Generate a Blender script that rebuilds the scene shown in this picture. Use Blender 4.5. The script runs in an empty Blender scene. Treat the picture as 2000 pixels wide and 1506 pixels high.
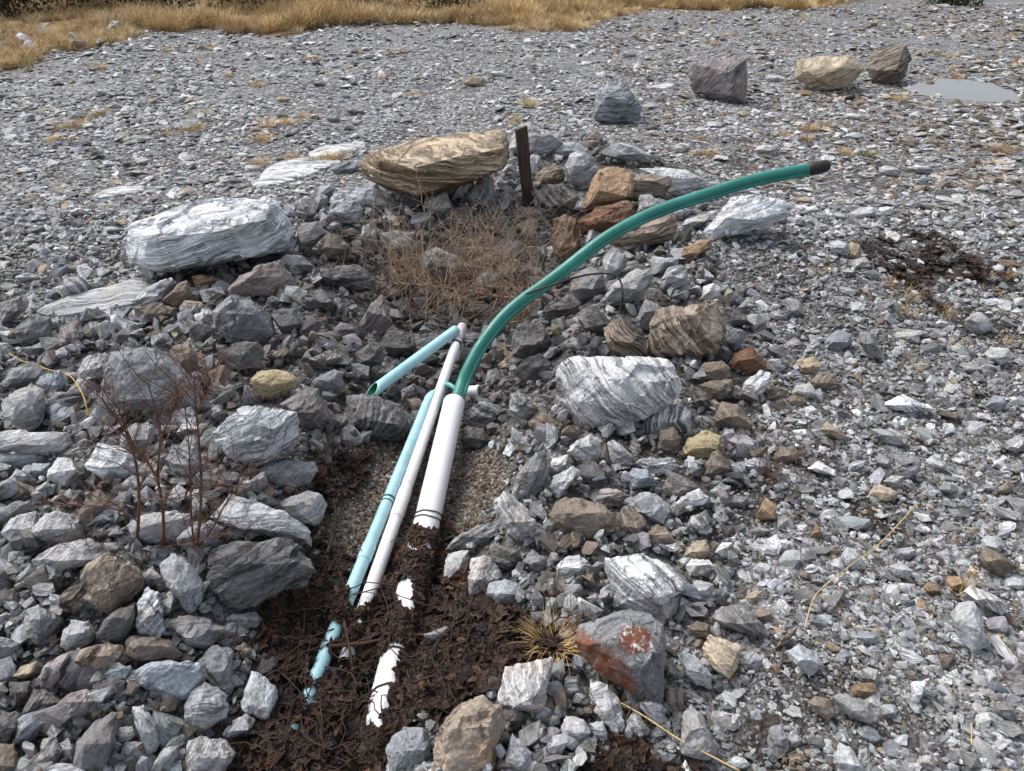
import bpy, bmesh, math, random
import numpy as np
from mathutils import Vector, Matrix, noise as mnoise

R = math.radians
rng = np.random.default_rng(7)
random.seed(7)
scene = bpy.context.scene
COL = scene.collection

# ---------------------------------------------------------------- camera
F = 1376.0                      # focal length in pixels of the 2000 px wide photograph
CAMZ, PITCH = 1.65, R(32.0)
cam_d = bpy.data.cameras.new('camera')
cam = bpy.data.objects.new('camera', cam_d)
COL.objects.link(cam)
cam.location = (0, 0, CAMZ)
cam.rotation_euler = (math.pi / 2 - PITCH, 0, 0)
cam_d.sensor_width = 36.0
cam_d.lens = 36.0 * F / 2000.0
cam_d.clip_start = 0.05
cam_d.clip_end = 500
scene.camera = cam

# ---------------------------------------------------------------- sky, sun, exposure
SUN_EL, SUN_AZ = R(52), R(-55)     # azimuth measured from +Y towards +X: sun high on the left
world = bpy.data.worlds.new('World')
scene.world = world
world.use_nodes = True
wn, wl = world.node_tree.nodes, world.node_tree.links
wn.clear()
w_out = wn.new('ShaderNodeOutputWorld')
w_bg = wn.new('ShaderNodeBackground')
w_sky = wn.new('ShaderNodeTexSky')
w_sky.sky_type = 'NISHITA'
w_sky.sun_disc = False
w_sky.sun_elevation = SUN_EL
w_sky.sun_rotation = SUN_AZ
w_sky.air_density = 1.0
w_sky.dust_density = 4.0
w_sky.ozone_density = 1.0
w_hsv = wn.new('ShaderNodeHueSaturation')
w_hsv.inputs['Saturation'].default_value = 0.42     # overcast: the blue is veiled by cloud
wl.new(w_sky.outputs[0], w_hsv.inputs['Color'])
wl.new(w_hsv.outputs[0], w_bg.inputs['Color'])
w_bg.inputs['Strength'].default_value = 0.12
wl.new(w_bg.outputs[0], w_out.inputs['Surface'])

sun_d = bpy.data.lights.new('sun', 'SUN')
sun_d.energy = 0.95
sun_d.angle = R(28)
sun_d.color = (1.0, 0.97, 0.93)
sun = bpy.data.objects.new('sun', sun_d)
COL.objects.link(sun)
sd = Vector((math.sin(SUN_AZ) * math.cos(SUN_EL), math.cos(SUN_AZ) * math.cos(SUN_EL), math.sin(SUN_EL)))
sun.rotation_euler = sd.to_track_quat('Z', 'Y').to_euler()

vs = scene.view_settings
vs.view_transform = 'Standard'
vs.look = 'None'
vs.exposure = 1.1
vs.gamma = 1.0
vs.use_curve_mapping = False

# ---------------------------------------------------------------- picture <-> place
SP, CP = math.sin(PITCH), math.cos(PITCH)


def ray(u, v):
    """unit view direction(s) through a pixel of the 2000x1506 photograph"""
    u = np.asarray(u, float); v = np.asarray(v, float)
    a = (u - 1000) / F; b = -(v - 753) / F
    d = np.stack([a, CP + b * SP, -SP + b * CP], -1)
    return d / np.linalg.norm(d, axis=-1, keepdims=True)


def project(p):
    p = np.asarray(p, float)
    x, y, z = p[..., 0], p[..., 1], p[..., 2] - CAMZ
    f = y * CP - z * SP
    up = y * SP + z * CP
    f = np.where(f < 0.05, 0.05, f)
    return 1000 + F * x / f, 753 - F * up / f


def on_level(u, v, z):
    d = ray(u, v)
    t = (z - CAMZ) / d[..., 2]
    return d * t[..., None] + np.array([0, 0, CAMZ])


TR_PX = [(520, 1750), (640, 1380), (750, 1100), (830, 920), (880, 760), (890, 660), (930, 570), (990, 520)]
TR = np.array([on_level(u, v, -0.22)[:2] for u, v in TR_PX])
TR_D = np.array([0.16, 0.18, 0.20, 0.22, 0.25, 0.30, 0.34, 0.26])
TR_W = np.array([0.34, 0.36, 0.36, 0.38, 0.46, 0.60, 0.72, 0.66])


def sm(x, a, b):
    t = np.clip((x - a) / (b - a), 0, 1)
    return t * t * (3 - 2 * t)


def ground(x, y):
    x = np.asarray(x, float); y = np.asarray(y, float)
    h = 0.025 * np.sin(1.3 * x + 0.7 * y) + 0.02 * np.sin(2.1 * y - 0.9 * x + 1.0) + 0.012 * np.sin(4.3 * x + 3.1 * y)
    near = np.full(x.shape, 1e9); dep = np.zeros(x.shape); wid = np.ones(x.shape)
    for i in range(len(TR) - 1):
        a, b = TR[i], TR[i + 1]
        ab = b - a
        t = np.clip(((x - a[0]) * ab[0] + (y - a[1]) * ab[1]) / (ab @ ab), 0, 1)
        d = np.hypot(x - a[0] - t * ab[0], y - a[1] - t * ab[1])
        m = d < near
        near = np.where(m, d, near)
        dep = np.where(m, TR_D[i] * (1 - t) + TR_D[i + 1] * t, dep)
        wid = np.where(m, TR_W[i] * (1 - t) + TR_W[i + 1] * t, wid)
    h = h - dep * (1 - sm(near, 0.35 * wid, 1.5 * wid))
    # low heaps of rubble either side of the trench
    h = h + 0.16 * np.exp(-(((x - 1.5) / 0.7) ** 2 + ((y - 4.4) / 0.9) ** 2))
    h = h + 0.08 * np.exp(-(((x + 1.3) / 0.8) ** 2 + ((y - 1.8) / 0.8) ** 2))
    # far bank under the grass
    h = h + 0.10 * sm(y - 0.18 * np.maximum(x, 0), 17.0, 21.0) + 0.25 * sm(y - 0.18 * np.maximum(x, 0), 23.0, 32.0)
    h = h - 0.06 * np.exp(-(((x - 7.1) / 1.3) ** 2 + ((y - 9.8) / 0.9) ** 2))
    return h


def hit(u, v, lift=0.0):
    """where the pixel's ray meets the ground raised by lift"""
    u = np.asarray(u, float); v = np.asarray(v, float)
    d = ray(u, v)
    z = np.zeros(u.shape) + lift
    for _ in range(25):
        t = np.clip((z - CAMZ) / np.minimum(d[..., 2], -0.02), 0.1, 80)
        x, y = d[..., 0] * t, d[..., 1] * t
        z = 0.5 * z + 0.5 * (ground(x, y) + lift)
    t = np.clip((z - CAMZ) / np.minimum(d[..., 2], -0.02), 0.1, 80)
    return d * t[..., None] + np.array([0, 0, CAMZ])


def at_dist(u, v, t):
    return Vector(ray(u, v) * t) + Vector((0, 0, CAMZ))


def on_wall(u, v, y0):
    d = ray(u, v)
    return Vector(d * (y0 / d[1])) + Vector((0, 0, CAMZ))


# ---------------------------------------------------------------- node helpers
class NT:
    def __init__(self, tree):
        self.t = tree

    def n(self, typ, **kw):
        nd = self.t.nodes.new(typ)
        for k, v in kw.items():
            if k.startswith('i_'):
                nd.inputs[k[2:].replace('_', ' ')].default_value = v
            else:
                setattr(nd, k, v)
        return nd

    def l(self, a, b):
        self.t.links.new(a, b)

    def math(self, op, a, b=None, clamp=False):
        m = self.n('ShaderNodeMath', operation=op, use_clamp=clamp)
        for i, x in enumerate((a, b)):
            if x is None:
                continue
            if isinstance(x, (int, float)):
                m.inputs[i].default_value = x
            else:
                self.l(x, m.inputs[i])
        return m.outputs[0]

    def vmath(self, op, a, b=None):
        m = self.n('ShaderNodeVectorMath', operation=op)
        for i, x in enumerate((a, b)):
            if x is None:
                continue
            if isinstance(x, tuple):
                m.inputs[i].default_value = x
            else:
                self.l(x, m.inputs[i])
        return m.outputs[0]

    def mix(self, fac, a, b, blend='MIX'):
        m = self.n('ShaderNodeMix', data_type='RGBA', blend_type=blend)
        for s, x in ((m.inputs[0], fac), (m.inputs[6], a), (m.inputs[7], b)):
            if isinstance(x, (int, float)):
                s.default_value = x
            elif isinstance(x, tuple):
                s.default_value = (*x[:3], 1)
            else:
                self.l(x, s)
        return m.outputs[2]

    def noise(self, co, scale, detail=4, rough=0.55):
        m = self.n('ShaderNodeTexNoise')
        m.inputs['Scale'].default_value = scale
        m.inputs['Detail'].default_value = detail
        m.inputs['Roughness'].default_value = rough
        if co is not None:
            self.l(co, m.inputs['Vector'])
        return m.outputs['Fac']

    def ramp(self, fac, lo, hi, a=0.0, b=1.0):
        m = self.n('ShaderNodeMapRange', interpolation_type='SMOOTHSTEP')
        m.inputs['From Min'].default_value = lo
        m.inputs['From Max'].default_value = hi
        m.inputs['To Min'].default_value = a
        m.inputs['To Max'].default_value = b
        self.l(fac, m.inputs['Value'])
        return m.outputs[0]


def new_mat(name):
    m = bpy.data.materials.new(name)
    m.use_nodes = True
    t = m.node_tree
    t.nodes.clear()
    k = NT(t)
    out = k.n('ShaderNodeOutputMaterial')
    b = k.n('ShaderNodeBsdfPrincipled')
    k.l(b.outputs[0], out.inputs['Surface'])
    return m, k, b


def simple(name, col, rough=0.6, spec=0.4, var=0.25, scale=20, bump=0.15, dirt=None, dirt_amt=0.5, dirt_scale=8):
    m, k, b = new_mat(name)
    tc = k.n('ShaderNodeTexCoord').outputs['Object']
    n1 = k.noise(tc, scale, 5)
    dark = tuple(c * (1 - var) for c in col); light = tuple(min(1, c * (1 + var)) for c in col)
    c = k.mix(k.ramp(n1, 0.3, 0.7), dark, light)
    if dirt:
        n2 = k.noise(tc, dirt_scale, 6, 0.65)
        c = k.mix(k.math('MULTIPLY', k.ramp(n2, 0.48, 0.68), dirt_amt), c, dirt)
    k.l(c, b.inputs['Base Color'])
    b.inputs['Roughness'].default_value = rough
    b.inputs['Specular IOR Level'].default_value = spec
    if bump:
        bp = k.n('ShaderNodeBump')
        bp.inputs['Strength'].default_value = bump
        bp.inputs['Distance'].default_value = 0.01
        k.l(k.noise(tc, scale * 3, 6), bp.inputs['Height'])
        k.l(bp.outputs[0], b.inputs['Normal'])
    return m


def stone_mat(name, inst=False, rust=False, strata=1.0, slab=False):
    """banded gneiss. Single rocks: colour and banding strength come from the object's colour;
    loose stones: from the 'tint' attribute carried by each instance."""
    m, k, b = new_mat(name)
    tc = k.n('ShaderNodeTexCoord').outputs['Object']
    oi = k.n('ShaderNodeObjectInfo')
    rnd = oi.outputs['Random']
    if inst:
        at = k.n('ShaderNodeAttribute', attribute_type='INSTANCER', attribute_name='tint')
        tint, band = at.outputs['Color'], at.outputs['Alpha']
        sc = 3.2
    else:
        tint, band = oi.outputs['Color'], oi.outputs['Alpha']
        sc = 9.0
    off = k.n('ShaderNodeCombineXYZ')
    for i in range(3):
        k.l(k.math('MULTIPLY', rnd, 37.0 + 13 * i), off.inputs[i])
    co = k.vmath('ADD', tc, off.outputs[0])
    warp = k.n('ShaderNodeTexNoise')
    warp.inputs['Scale'].default_value = sc * 0.55
    warp.inputs['Detail'].default_value = 2
    k.l(co, warp.inputs['Vector'])
    wv = k.vmath('MULTIPLY', k.vmath('SUBTRACT', warp.outputs['Color'], (0.5, 0.5, 0.5)), (0.9 / sc, 0.9 / sc, 1.0 / sc))
    cw = k.vmath('ADD', co, wv)
    f1 = k.noise(k.vmath('MULTIPLY', cw, (0.09, 0.26, 2.6)), sc * 1.9, 4, 0.6)
    f2 = k.noise(k.vmath('MULTIPLY', cw, (0.08, 0.24, 3.2)), sc * 5.5, 3, 0.6)
    bl = k.math('ADD', k.math('MULTIPLY', f1, 0.6), k.math('MULTIPLY', f2, 0.4))
    stripe = k.ramp(bl, 0.445, 0.55, -1.0, 1.0)
    stripe = k.math('MULTIPLY', stripe, band)
    stripe = k.math('MULTIPLY', stripe, k.ramp(k.noise(k.vmath('ADD', co, (3.0, 17.0, 2.0)), sc * 0.9, 3), 0.36, 0.60, 0.42, 1.05))
    blot = k.ramp(k.noise(co, sc * 0.8, 6, 0.65), 0.3, 0.7, -1, 1)
    grain = k.ramp(k.noise(co, sc * 13, 3, 0.7), 0.32, 0.68, -1, 1)
    val = k.math('ADD', k.math('MULTIPLY', stripe, 0.68 * strata),
                 k.math('ADD', k.math('MULTIPLY', blot, 0.26), k.math('MULTIPLY', grain, 0.24)))
    val = k.math('ADD', val, 0.98)
    val = k.math('MAXIMUM', val, 0.25)
    c = k.vmath('MULTIPLY', tint, None)
    vv = k.n('ShaderNodeCombineXYZ')
    for i in range(3):
        k.l(val, vv.inputs[i])
    mm = c.node
    k.l(vv.outputs[0], mm.inputs[1])
    # brown iron film and pale lichen in patches of their own
    st = k.ramp(k.noise(k.vmath('ADD', co, (11.0, 3.0, 5.0)), sc * 0.55, 5, 0.65), 0.57, 0.72)
    c = k.mix(k.math('MULTIPLY', st, 0.55), c, k.mix(1.0, c, (1.15, 0.84, 0.58), 'MULTIPLY'))
    li = k.ramp(k.noise(k.vmath('ADD', co, (1.0, 23.0, 9.0)), sc * 3.2, 6, 0.75), 0.60, 0.70)
    c = k.mix(k.math('MULTIPLY', li, 0.42), c, (0.47, 0.48, 0.48))
    dk = k.ramp(k.noise(k.vmath('ADD', co, (7.0, 2.0, 31.0)), sc * 2.2, 7, 0.8), 0.60, 0.72)
    c = k.mix(k.math('MULTIPLY', dk, 0.5), c, k.mix(1.0, c, (0.35, 0.34, 0.34), 'MULTIPLY'))
    if slab:
        lay = k.n('ShaderNodeSeparateXYZ'); k.l(tc, lay.inputs[0])
        nz_ = k.noise(k.vmath('MULTIPLY', k.vmath('ADD', co, k.vmath('MULTIPLY', wv, (0.25, 0.25, 0.25))), (0.07, 0.16, 3.0)), 13.0, 5, 0.6)
        zz_ = k.math('ADD', lay.outputs[2], k.math('MULTIPLY', k.math('SUBTRACT', k.noise(co, 9.0, 4), 0.5), 0.03))
        cap = k.ramp(zz_, SLAB_Z, SLAB_Z + 0.02, 0.92, 0.14)
        c = k.mix(k.math('MULTIPLY', k.ramp(nz_, 0.42, 0.54), cap), c, (0.095, 0.056, 0.030))
    if rust:
        # two stains: a round blot and a band along the lower edge (object space, +Y up, +X right)
        sp = k.n('ShaderNodeSeparateXYZ'); k.l(tc, sp.inputs[0])
        wob = k.math('MULTIPLY', k.math('SUBTRACT', k.noise(tc, 28, 8, 0.75), 0.5), 0.11)
        dx = k.math('SUBTRACT', sp.outputs[0], RUST_A[0]); dy = k.math('SUBTRACT', sp.outputs[1], RUST_A[1])
        rr = k.math('SQRT', k.math('ADD', k.math('MULTIPLY', dx, dx), k.math('MULTIPLY', dy, dy)))
        s1 = k.math('SUBTRACT', 1.0, k.ramp(k.math('ADD', rr, wob), 0.030, 0.042))
        ln = k.math('ADD', k.math('MULTIPLY', sp.outputs[0], RUST_B[0]), k.math('MULTIPLY', sp.outputs[1], RUST_B[1]))
        s2 = k.math('SUBTRACT', 1.0, k.ramp(k.math('ADD', ln, wob), RUST_B[2], RUST_B[2] + 0.045))
        s2 = k.math('MULTIPLY', s2, k.math('SUBTRACT', 1.0, k.ramp(sp.outputs[0], RUST_B[3], RUST_B[3] + 0.03)))
        c = k.mix(k.math('MULTIPLY', k.math('MAXIMUM', s1, s2), k.ramp(k.noise(tc, 45, 6, 0.7), 0.3, 0.6, 0.35, 0.95)), c, (0.16, 0.045, 0.014))
        wsp = k.math('MULTIPLY', k.ramp(k.noise(tc, 70, 6, 0.7), 0.55, 0.62), k.math('SUBTRACT', 1.0, k.ramp(rr, 0.035, 0.06)))
        c = k.mix(wsp, c, (0.55, 0.54, 0.52))
    k.l(c, b.inputs['Base Color'])
    b.inputs['Roughness'].default_value = 0.82
    b.inputs['Specular IOR Level'].default_value = 0.28
    hgt = k.math('ADD', k.math('MULTIPLY', stripe, 0.5),
                 k.math('ADD', k.noise(co, sc * 7, 6, 0.7), k.math('MULTIPLY', k.noise(co, sc * 2.0, 5, 0.6), 1.3)))
    bp = k.n('ShaderNodeBump')
    bp.inputs['Strength'].default_value = 0.5
    bp.inputs['Distance'].default_value = 0.035 if inst else 0.013
    k.l(hgt, bp.inputs['Height'])
    k.l(bp.outputs[0], b.inputs['Normal'])
    return m


SLAB_Z = 0.065
RUST_A = (0.02, 0.035)
RUST_B = (0.55, 1.0, -0.045, 0.02)
M_STONE = stone_mat('banded_stone')
M_RUST = stone_mat('rust_stained_stone', rust=True)
M_SLAB = stone_mat('layered_brown_stone', slab=True)
M_LOOSE = stone_mat('loose_stone', inst=True)


def ground_mat():
    m, k, b = new_mat('gravel_ground')
    tc = k.n('ShaderNodeTexCoord').outputs['Object']
    geo = k.n('ShaderNodeAttribute', attribute_type='GEOMETRY', attribute_name='soil')
    sep = k.n('ShaderNodeSeparateColor'); k.l(geo.outputs['Color'], sep.inputs[0])
    vor = k.n('ShaderNodeTexVoronoi'); vor.inputs['Scale'].default_value = 75
    k.l(tc, vor.inputs['Vector'])
    vor2 = k.n('ShaderNodeTexVoronoi'); vor2.inputs['Scale'].default_value = 28
    k.l(tc, vor2.inputs['Vector'])
    s1 = k.n('ShaderNodeSeparateColor'); k.l(vor.outputs['Color'], s1.inputs[0])
    s2 = k.n('ShaderNodeSeparateColor'); k.l(vor2.outputs['Color'], s2.inputs[0])
    g = k.mix(s1.outputs[0], (0.045, 0.045, 0.047), (0.22, 0.23, 0.245))
    g2 = k.mix(s2.outputs[0], (0.05, 0.05, 0.052), (0.30, 0.312, 0.33))
    g = k.mix(0.45, g, g2)
    g = k.mix(k.math('MULTIPLY', k.ramp(s1.outputs[1], 0.86, 0.9), 0.6), g, (0.16, 0.10, 0.055))
    g = k.mix(k.ramp(k.noise(tc, 1.3, 6, 0.7), 0.45, 0.62), g, k.mix(1.0, g, (0.66, 0.65, 0.66), 'MULTIPLY'))
    g = k.mix(1.0, g, k.mix(k.ramp(k.noise(tc, 11, 8, 0.8), 0.36, 0.64), (0.55, 0.54, 0.53), (1.45, 1.45, 1.42)), 'MULTIPLY')
    g = k.mix(k.math('MULTIPLY', k.ramp(s2.outputs[1], 0.80, 0.84), 0.8), g, (0.42, 0.425, 0.43))
    dark = k.mix(k.noise(tc, 40, 5), (0.014, 0.010, 0.008), (0.05, 0.036, 0.028))
    g = k.mix(sep.outputs[0], g, dark)                      # R: sodden litter soil, plus painted shade between piled rocks
    brown = k.mix(s1.outputs[2], (0.05, 0.038, 0.028), (0.15, 0.115, 0.085))
    g = k.mix(sep.outputs[1], g, brown)                     # G: brown pea gravel
    turf = k.mix(k.noise(tc, 6, 6), (0.09, 0.055, 0.022), (0.26, 0.175, 0.075))
    g = k.mix(sep.outputs[2], g, turf)                      # B: dead grass
    k.l(g, b.inputs['Base Color'])
    b.inputs['Roughness'].default_value = 0.9
    b.inputs['Specular IOR Level'].default_value = 0.2
    bp = k.n('ShaderNodeBump'); bp.inputs['Strength'].default_value = 0.9; bp.inputs['Distance'].default_value = 0.02
    k.l(k.math('ADD', k.math('MULTIPLY', vor.outputs['Distance'], -0.6), k.math('MULTIPLY', vor2.outputs['Distance'], -0.9)), bp.inputs['Height'])
    k.l(bp.outputs[0], b.inputs['Normal'])
    return m


# ---------------------------------------------------------------- zones, drawn over the ground
def inpoly(u, v, poly):
    u = np.asarray(u, float); v = np.asarray(v, float)
    ins = np.zeros(u.shape, bool)
    n = len(poly)
    for i in range(n):
        x1, y1 = poly[i]; x2, y2 = poly[(i + 1) % n]
        c = ((y1 > v) != (y2 > v)) & (u < (x2 - x1) * (v - y1) / (y2 - y1 + 1e-9) + x1)
        ins ^= c
    return ins


Z_LITTER = [(620, 905), (700, 900), (740, 880), (700, 960), (640, 1010), (620, 1070), (700, 1090), (790, 1075), (860, 1030), (900, 1085), (905, 1160), (960, 1180), (1060, 1230),
            (1130, 1290), (1085, 1290), (980, 1300), (960, 1350), (860, 1400), (760, 1440), (750, 1560), (420, 1560), (440, 1450), (520, 1420), (545, 1340), (500, 1260), (530, 1195), (600, 1150), (620, 1090), (600, 1060)]
Z_LITTER2 = [(1680, 480), (1730, 455), (1830, 455), (1880, 500), (1960, 530), (1990, 560), (1900, 560), (1850, 600), (1830, 620), (1780, 570), (1720, 530), (1690, 515)]
Z_LITTER3 = [(985, 1400), (1070, 1400), (1300, 1470), (1380, 1520), (1000, 1520)]
Z_PEA = [(700, 870), (790, 850), (905, 790), (905, 880), (985, 880), (1010, 920), (980, 960), (960, 1020), (880, 1050), (800, 1075), (700, 1090), (640, 1100), (610, 1060), (640, 1000), (640, 930)]
Z_PILE = [(-400, 850), (0, 660), (180, 600), (270, 560), (300, 520), (560, 495), (600, 400), (690, 370), (860, 370), (930, 320), (1040, 260), (1180, 270), (1300, 320), (1420, 390), (1340, 480),
          (1440, 590), (1520, 690), (1500, 760), (1460, 850), (1500, 900), (1420, 1000), (1440, 1100), (1400, 1200), (1320, 1210), (1300, 1400), (1200, 1460), (1060, 1560), (740, 1560), (760, 1440), (960, 1330),
          (1100, 1280), (960, 1180), (890, 1080), (960, 1020), (1000, 900), (900, 860), (700, 870), (620, 920), (600, 1060), (620, 1090), (500, 1210), (545, 1340), (440, 1450), (400, 1700), (-400, 1700)]
Z_PIT = [(420, 600), (560, 500), (700, 480), (820, 430), (1000, 440), (1080, 520), (1160, 560), (1180, 650), (1100, 720), (1080, 860), (900, 880), (700, 870), (640, 900), (560, 880), (430, 800), (380, 700)]
Z_GRASS = [(-900, 96), (0, 92), (60, 88), (100, 60), (170, 60), (240, 52), (330, 62), (420, 52), (440, 66), (560, 72), (650, 50), (740, 47), (860, 46), (960, 52), (1010, 62), (1140, 60), (1170, 40),
           (1290, 18), (1420, 24), (1470, 14), (1560, 20), (1630, 12), (1720, -10), (2800, -30), (2800, -200), (-900, -200)]
Z_SLOPE = [(-500, 85), (100, 60), (300, 62), (230, 85), (150, 100), (90, 105), (40, 140), (-500, 170)]
Z_PUDDLE = [(1766, 176), (1772, 166), (1800, 163), (1838, 160), (1880, 163), (1930, 176), (1975, 189), (1986, 201), (1930, 207), (1850, 205), (1832, 199), (1836, 192), (1810, 188), (1780, 186)]
Z_PUDDLE_IN = [(1879 + (x_ - 1879) * 0.86, 185 + (y_ - 185) * 0.78) for x_, y_ in Z_PUDDLE]
Z_HUMUS = [(1680, 960), (1800, 940), (1850, 1010), (1800, 1100), (1700, 1060), (1650, 1010)]  # patch of dark humus on the right-hand gravel

def humus(x, y):
    """patches of black mossy fines on the right-hand gravel"""
    f = np.array([mnoise.fractal((a * 1.7, b_ * 1.7, 8.1), 0.8, 2.0, 4) for a, b_ in zip(np.ravel(x), np.ravel(y))]).reshape(np.shape(x))
    return sm(f, 0.16, 0.34) * (x > 0.35) * (y < 6.5)


# ---------------------------------------------------------------- mesh helpers
def link_mesh(name, verts, faces, mat, parent=None, smooth=False):
    me = bpy.data.meshes.new(name)
    me.from_pydata([tuple(v) for v in verts], [], faces)
    if smooth:
        me.polygons.foreach_set('use_smooth', np.ones(len(me.polygons), bool))
    for m in (mat if isinstance(mat, list) else [mat]):
        me.materials.append(m)
    me.update()
    o = bpy.data.objects.new(name, me)
    COL.objects.link(o)
    if parent is not None:
        o.parent = parent
        o.matrix_parent_inverse = parent.matrix_world.inverted()
    return o


def tag(o, label=None, cat=None, group=None, kind=None):
    for k_, v_ in (('label', label), ('category', cat), ('group', group), ('kind', kind)):
        if v_:
            o[k_] = v_
    return o


def empty(name, loc, label, cat, group=None):
    o = bpy.data.objects.new(name, None)
    COL.objects.link(o)
    o.location = loc
    o.empty_display_size = 0.05
    o.matrix_world = Matrix.Translation(Vector(loc))
    return tag(o, label, cat, group)


def tube(pts, rad, sides=8, caps=True, V=None, Fc=None):
    """a swept tube along pts (Vectors) with radii; appended to V, Fc"""
    V = [] if V is None else V
    Fc = [] if Fc is None else Fc
    n = len(pts)
    if not hasattr(rad, '__len__'):
        rad = [rad] * n
    t0 = (pts[1] - pts[0]).normalized()
    nrm = t0.orthogonal().normalized()
    base = len(V)
    for i in range(n):
        t = (pts[min(i + 1, n - 1)] - pts[max(i - 1, 0)])
        t = t.normalized() if t.length > 1e-9 else t0
        nrm = (nrm - t * nrm.dot(t))
        nrm = nrm.normalized() if nrm.length > 1e-6 else t.orthogonal().normalized()
        bi = t.cross(nrm)
        for j in range(sides):
            a = 2 * math.pi * j / sides
            V.append(pts[i] + (nrm * math.cos(a) + bi * math.sin(a)) * rad[i])
    for i in range(n - 1):
        for j in range(sides):
            a = base + i * sides + j; b_ = base + i * sides + (j + 1) % sides
            Fc.append((a, b_, b_ + sides, a + sides))
    if caps:
        Fc.append(tuple(base + j for j in reversed(range(sides))))
        Fc.append(tuple(base + (n - 1) * sides + j for j in range(sides)))
    return V, Fc


def curve_pts(pts, n):
    """Catmull-Rom through Vectors"""
    P = [pts[0] * 2 - pts[1]] + list(pts) + [pts[-1] * 2 - pts[-2]]
    out = []
    seg = len(pts) - 1
    for i in range(n):
        s = i / (n - 1) * seg
        k_ = min(int(s), seg - 1); t = s - k_
        p0, p1, p2, p3 = P[k_], P[k_ + 1], P[k_ + 2], P[k_ + 3]
        out.append(0.5 * ((2 * p1) + (p2 - p0) * t + (2 * p0 - 5 * p1 + 4 * p2 - p3) * t * t + (3 * p1 - p0 - 3 * p2 + p3) * t ** 3))
    return out


# ---------------------------------------------------------------- the ground
def build_ground():
    ys = np.concatenate([np.linspace(-2.0, 0.3, 24)[:-1], np.linspace(0.3, 6.5, 250)[:-1], 6.5 * (90 / 6.5) ** np.linspace(0, 1, 150)])
    ss = np.linspace(-1, 1, 260)
    Y, S = np.meshgrid(ys, ss, indexing='ij')
    X = S * (2.6 + np.maximum(Y, 0) * 1.15)
    Z = ground(X, Y)
    P = np.stack([X, Y, Z], -1)
    u, v = project(P)
    soil = np.zeros(X.shape + (4,)); soil[..., 3] = 1
    ok = Y > 0.3
    for poly, ch, val in ((Z_LITTER, 0, 1.0), (Z_LITTER2, 0, 0.45), (Z_LITTER3, 0, 0.5), (Z_HUMUS, 0, 0.6), (Z_PEA, 1, 1.0), (Z_GRASS, 2, 1.0), (Z_SLOPE, 2, 0.75), (Z_PILE, 0, 0.35)):  # rock pile entry: wet ground and gap shade, both put into the colour
        mk = inpoly(u, v, poly) & ok
        soil[..., ch] = np.maximum(soil[..., ch], mk * val)
    soil[..., 0] = np.maximum(soil[..., 0], 0.8 * humus(X, Y))
    soil[..., 0] *= (1 - soil[..., 1] * 0.8)
    far = (Y > 24) & (u < 1640)
    soil[..., 2] = np.maximum(soil[..., 2], far)
    for _ in range(3):
        q = soil[..., :3]
        q[1:-1, 1:-1] = (q[1:-1, 1:-1] * 2 + q[:-2, 1:-1] + q[2:, 1:-1] + q[1:-1, :-2] + q[1:-1, 2:]) / 6
    jit = np.array([mnoise.noise((x * 9, y * 9, 0)) for x, y in zip(X.ravel(), Y.ravel())]).reshape(X.shape)
    P[..., 2] += jit * 0.012
    nr, nc = X.shape
    idx = np.arange(nr * nc).reshape(nr, nc)
    faces = np.stack([idx[:-1, :-1], idx[:-1, 1:], idx[1:, 1:], idx[1:, :-1]], -1).reshape(-1, 4)
    me = bpy.data.meshes.new('ground')
    me.from_pydata(P.reshape(-1, 3).tolist(), [], faces.tolist())
    at = me.attributes.new('soil', 'FLOAT_COLOR', 'POINT')
    at.data.foreach_set('color', soil.reshape(-1).astype(np.float32))
    me.polygons.foreach_set('use_smooth', np.ones(len(me.polygons), bool))
    me.materials.append(ground_mat())
    o = bpy.data.objects.new('ground', me)
    COL.objects.link(o)
    return tag(o, 'grey gravel and rubble ground of the quarry floor', None, None, 'structure')


build_ground()

# ---------------------------------------------------------------- rocks
TINT = {'W': (0.46, 0.470, 0.482), 'L': (0.325, 0.330, 0.340), 'G': (0.205, 0.206, 0.210), 'D': (0.128, 0.123, 0.121), 'B': (0.175, 0.145, 0.118),
        'T': (0.33, 0.272, 0.20), 'R': (0.13, 0.070, 0.042), 'Y': (0.30, 0.245, 0.145), 'P': (0.21, 0.188, 0.188), 'U': (0.21, 0.226, 0.25), 'O': (0.23, 0.160, 0.105)}
CNAME = {'W': 'pale grey', 'L': 'light grey', 'G': 'mid grey', 'D': 'dark grey', 'B': 'brownish grey', 'T': 'tan', 'R': 'rusty brown', 'Y': 'ochre', 'P': 'purplish grey', 'U': 'blue grey', 'O': 'orange brown'}
ROCKS = []          # records: dict(obj, c(u,v), w, h, key, band)


def pts_of(s):
    return [tuple(float(q) for q in a.split(',')) for a in s.split()]


def fbm(p, o=4):
    return mnoise.fractal(p, 0.9, 2.0, o)


def chips(q):
    c = mnoise.voronoi(q)[1][0]
    return (q - c).dot(mnoise.noise_vector(c * 5.3).normalized())


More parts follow.
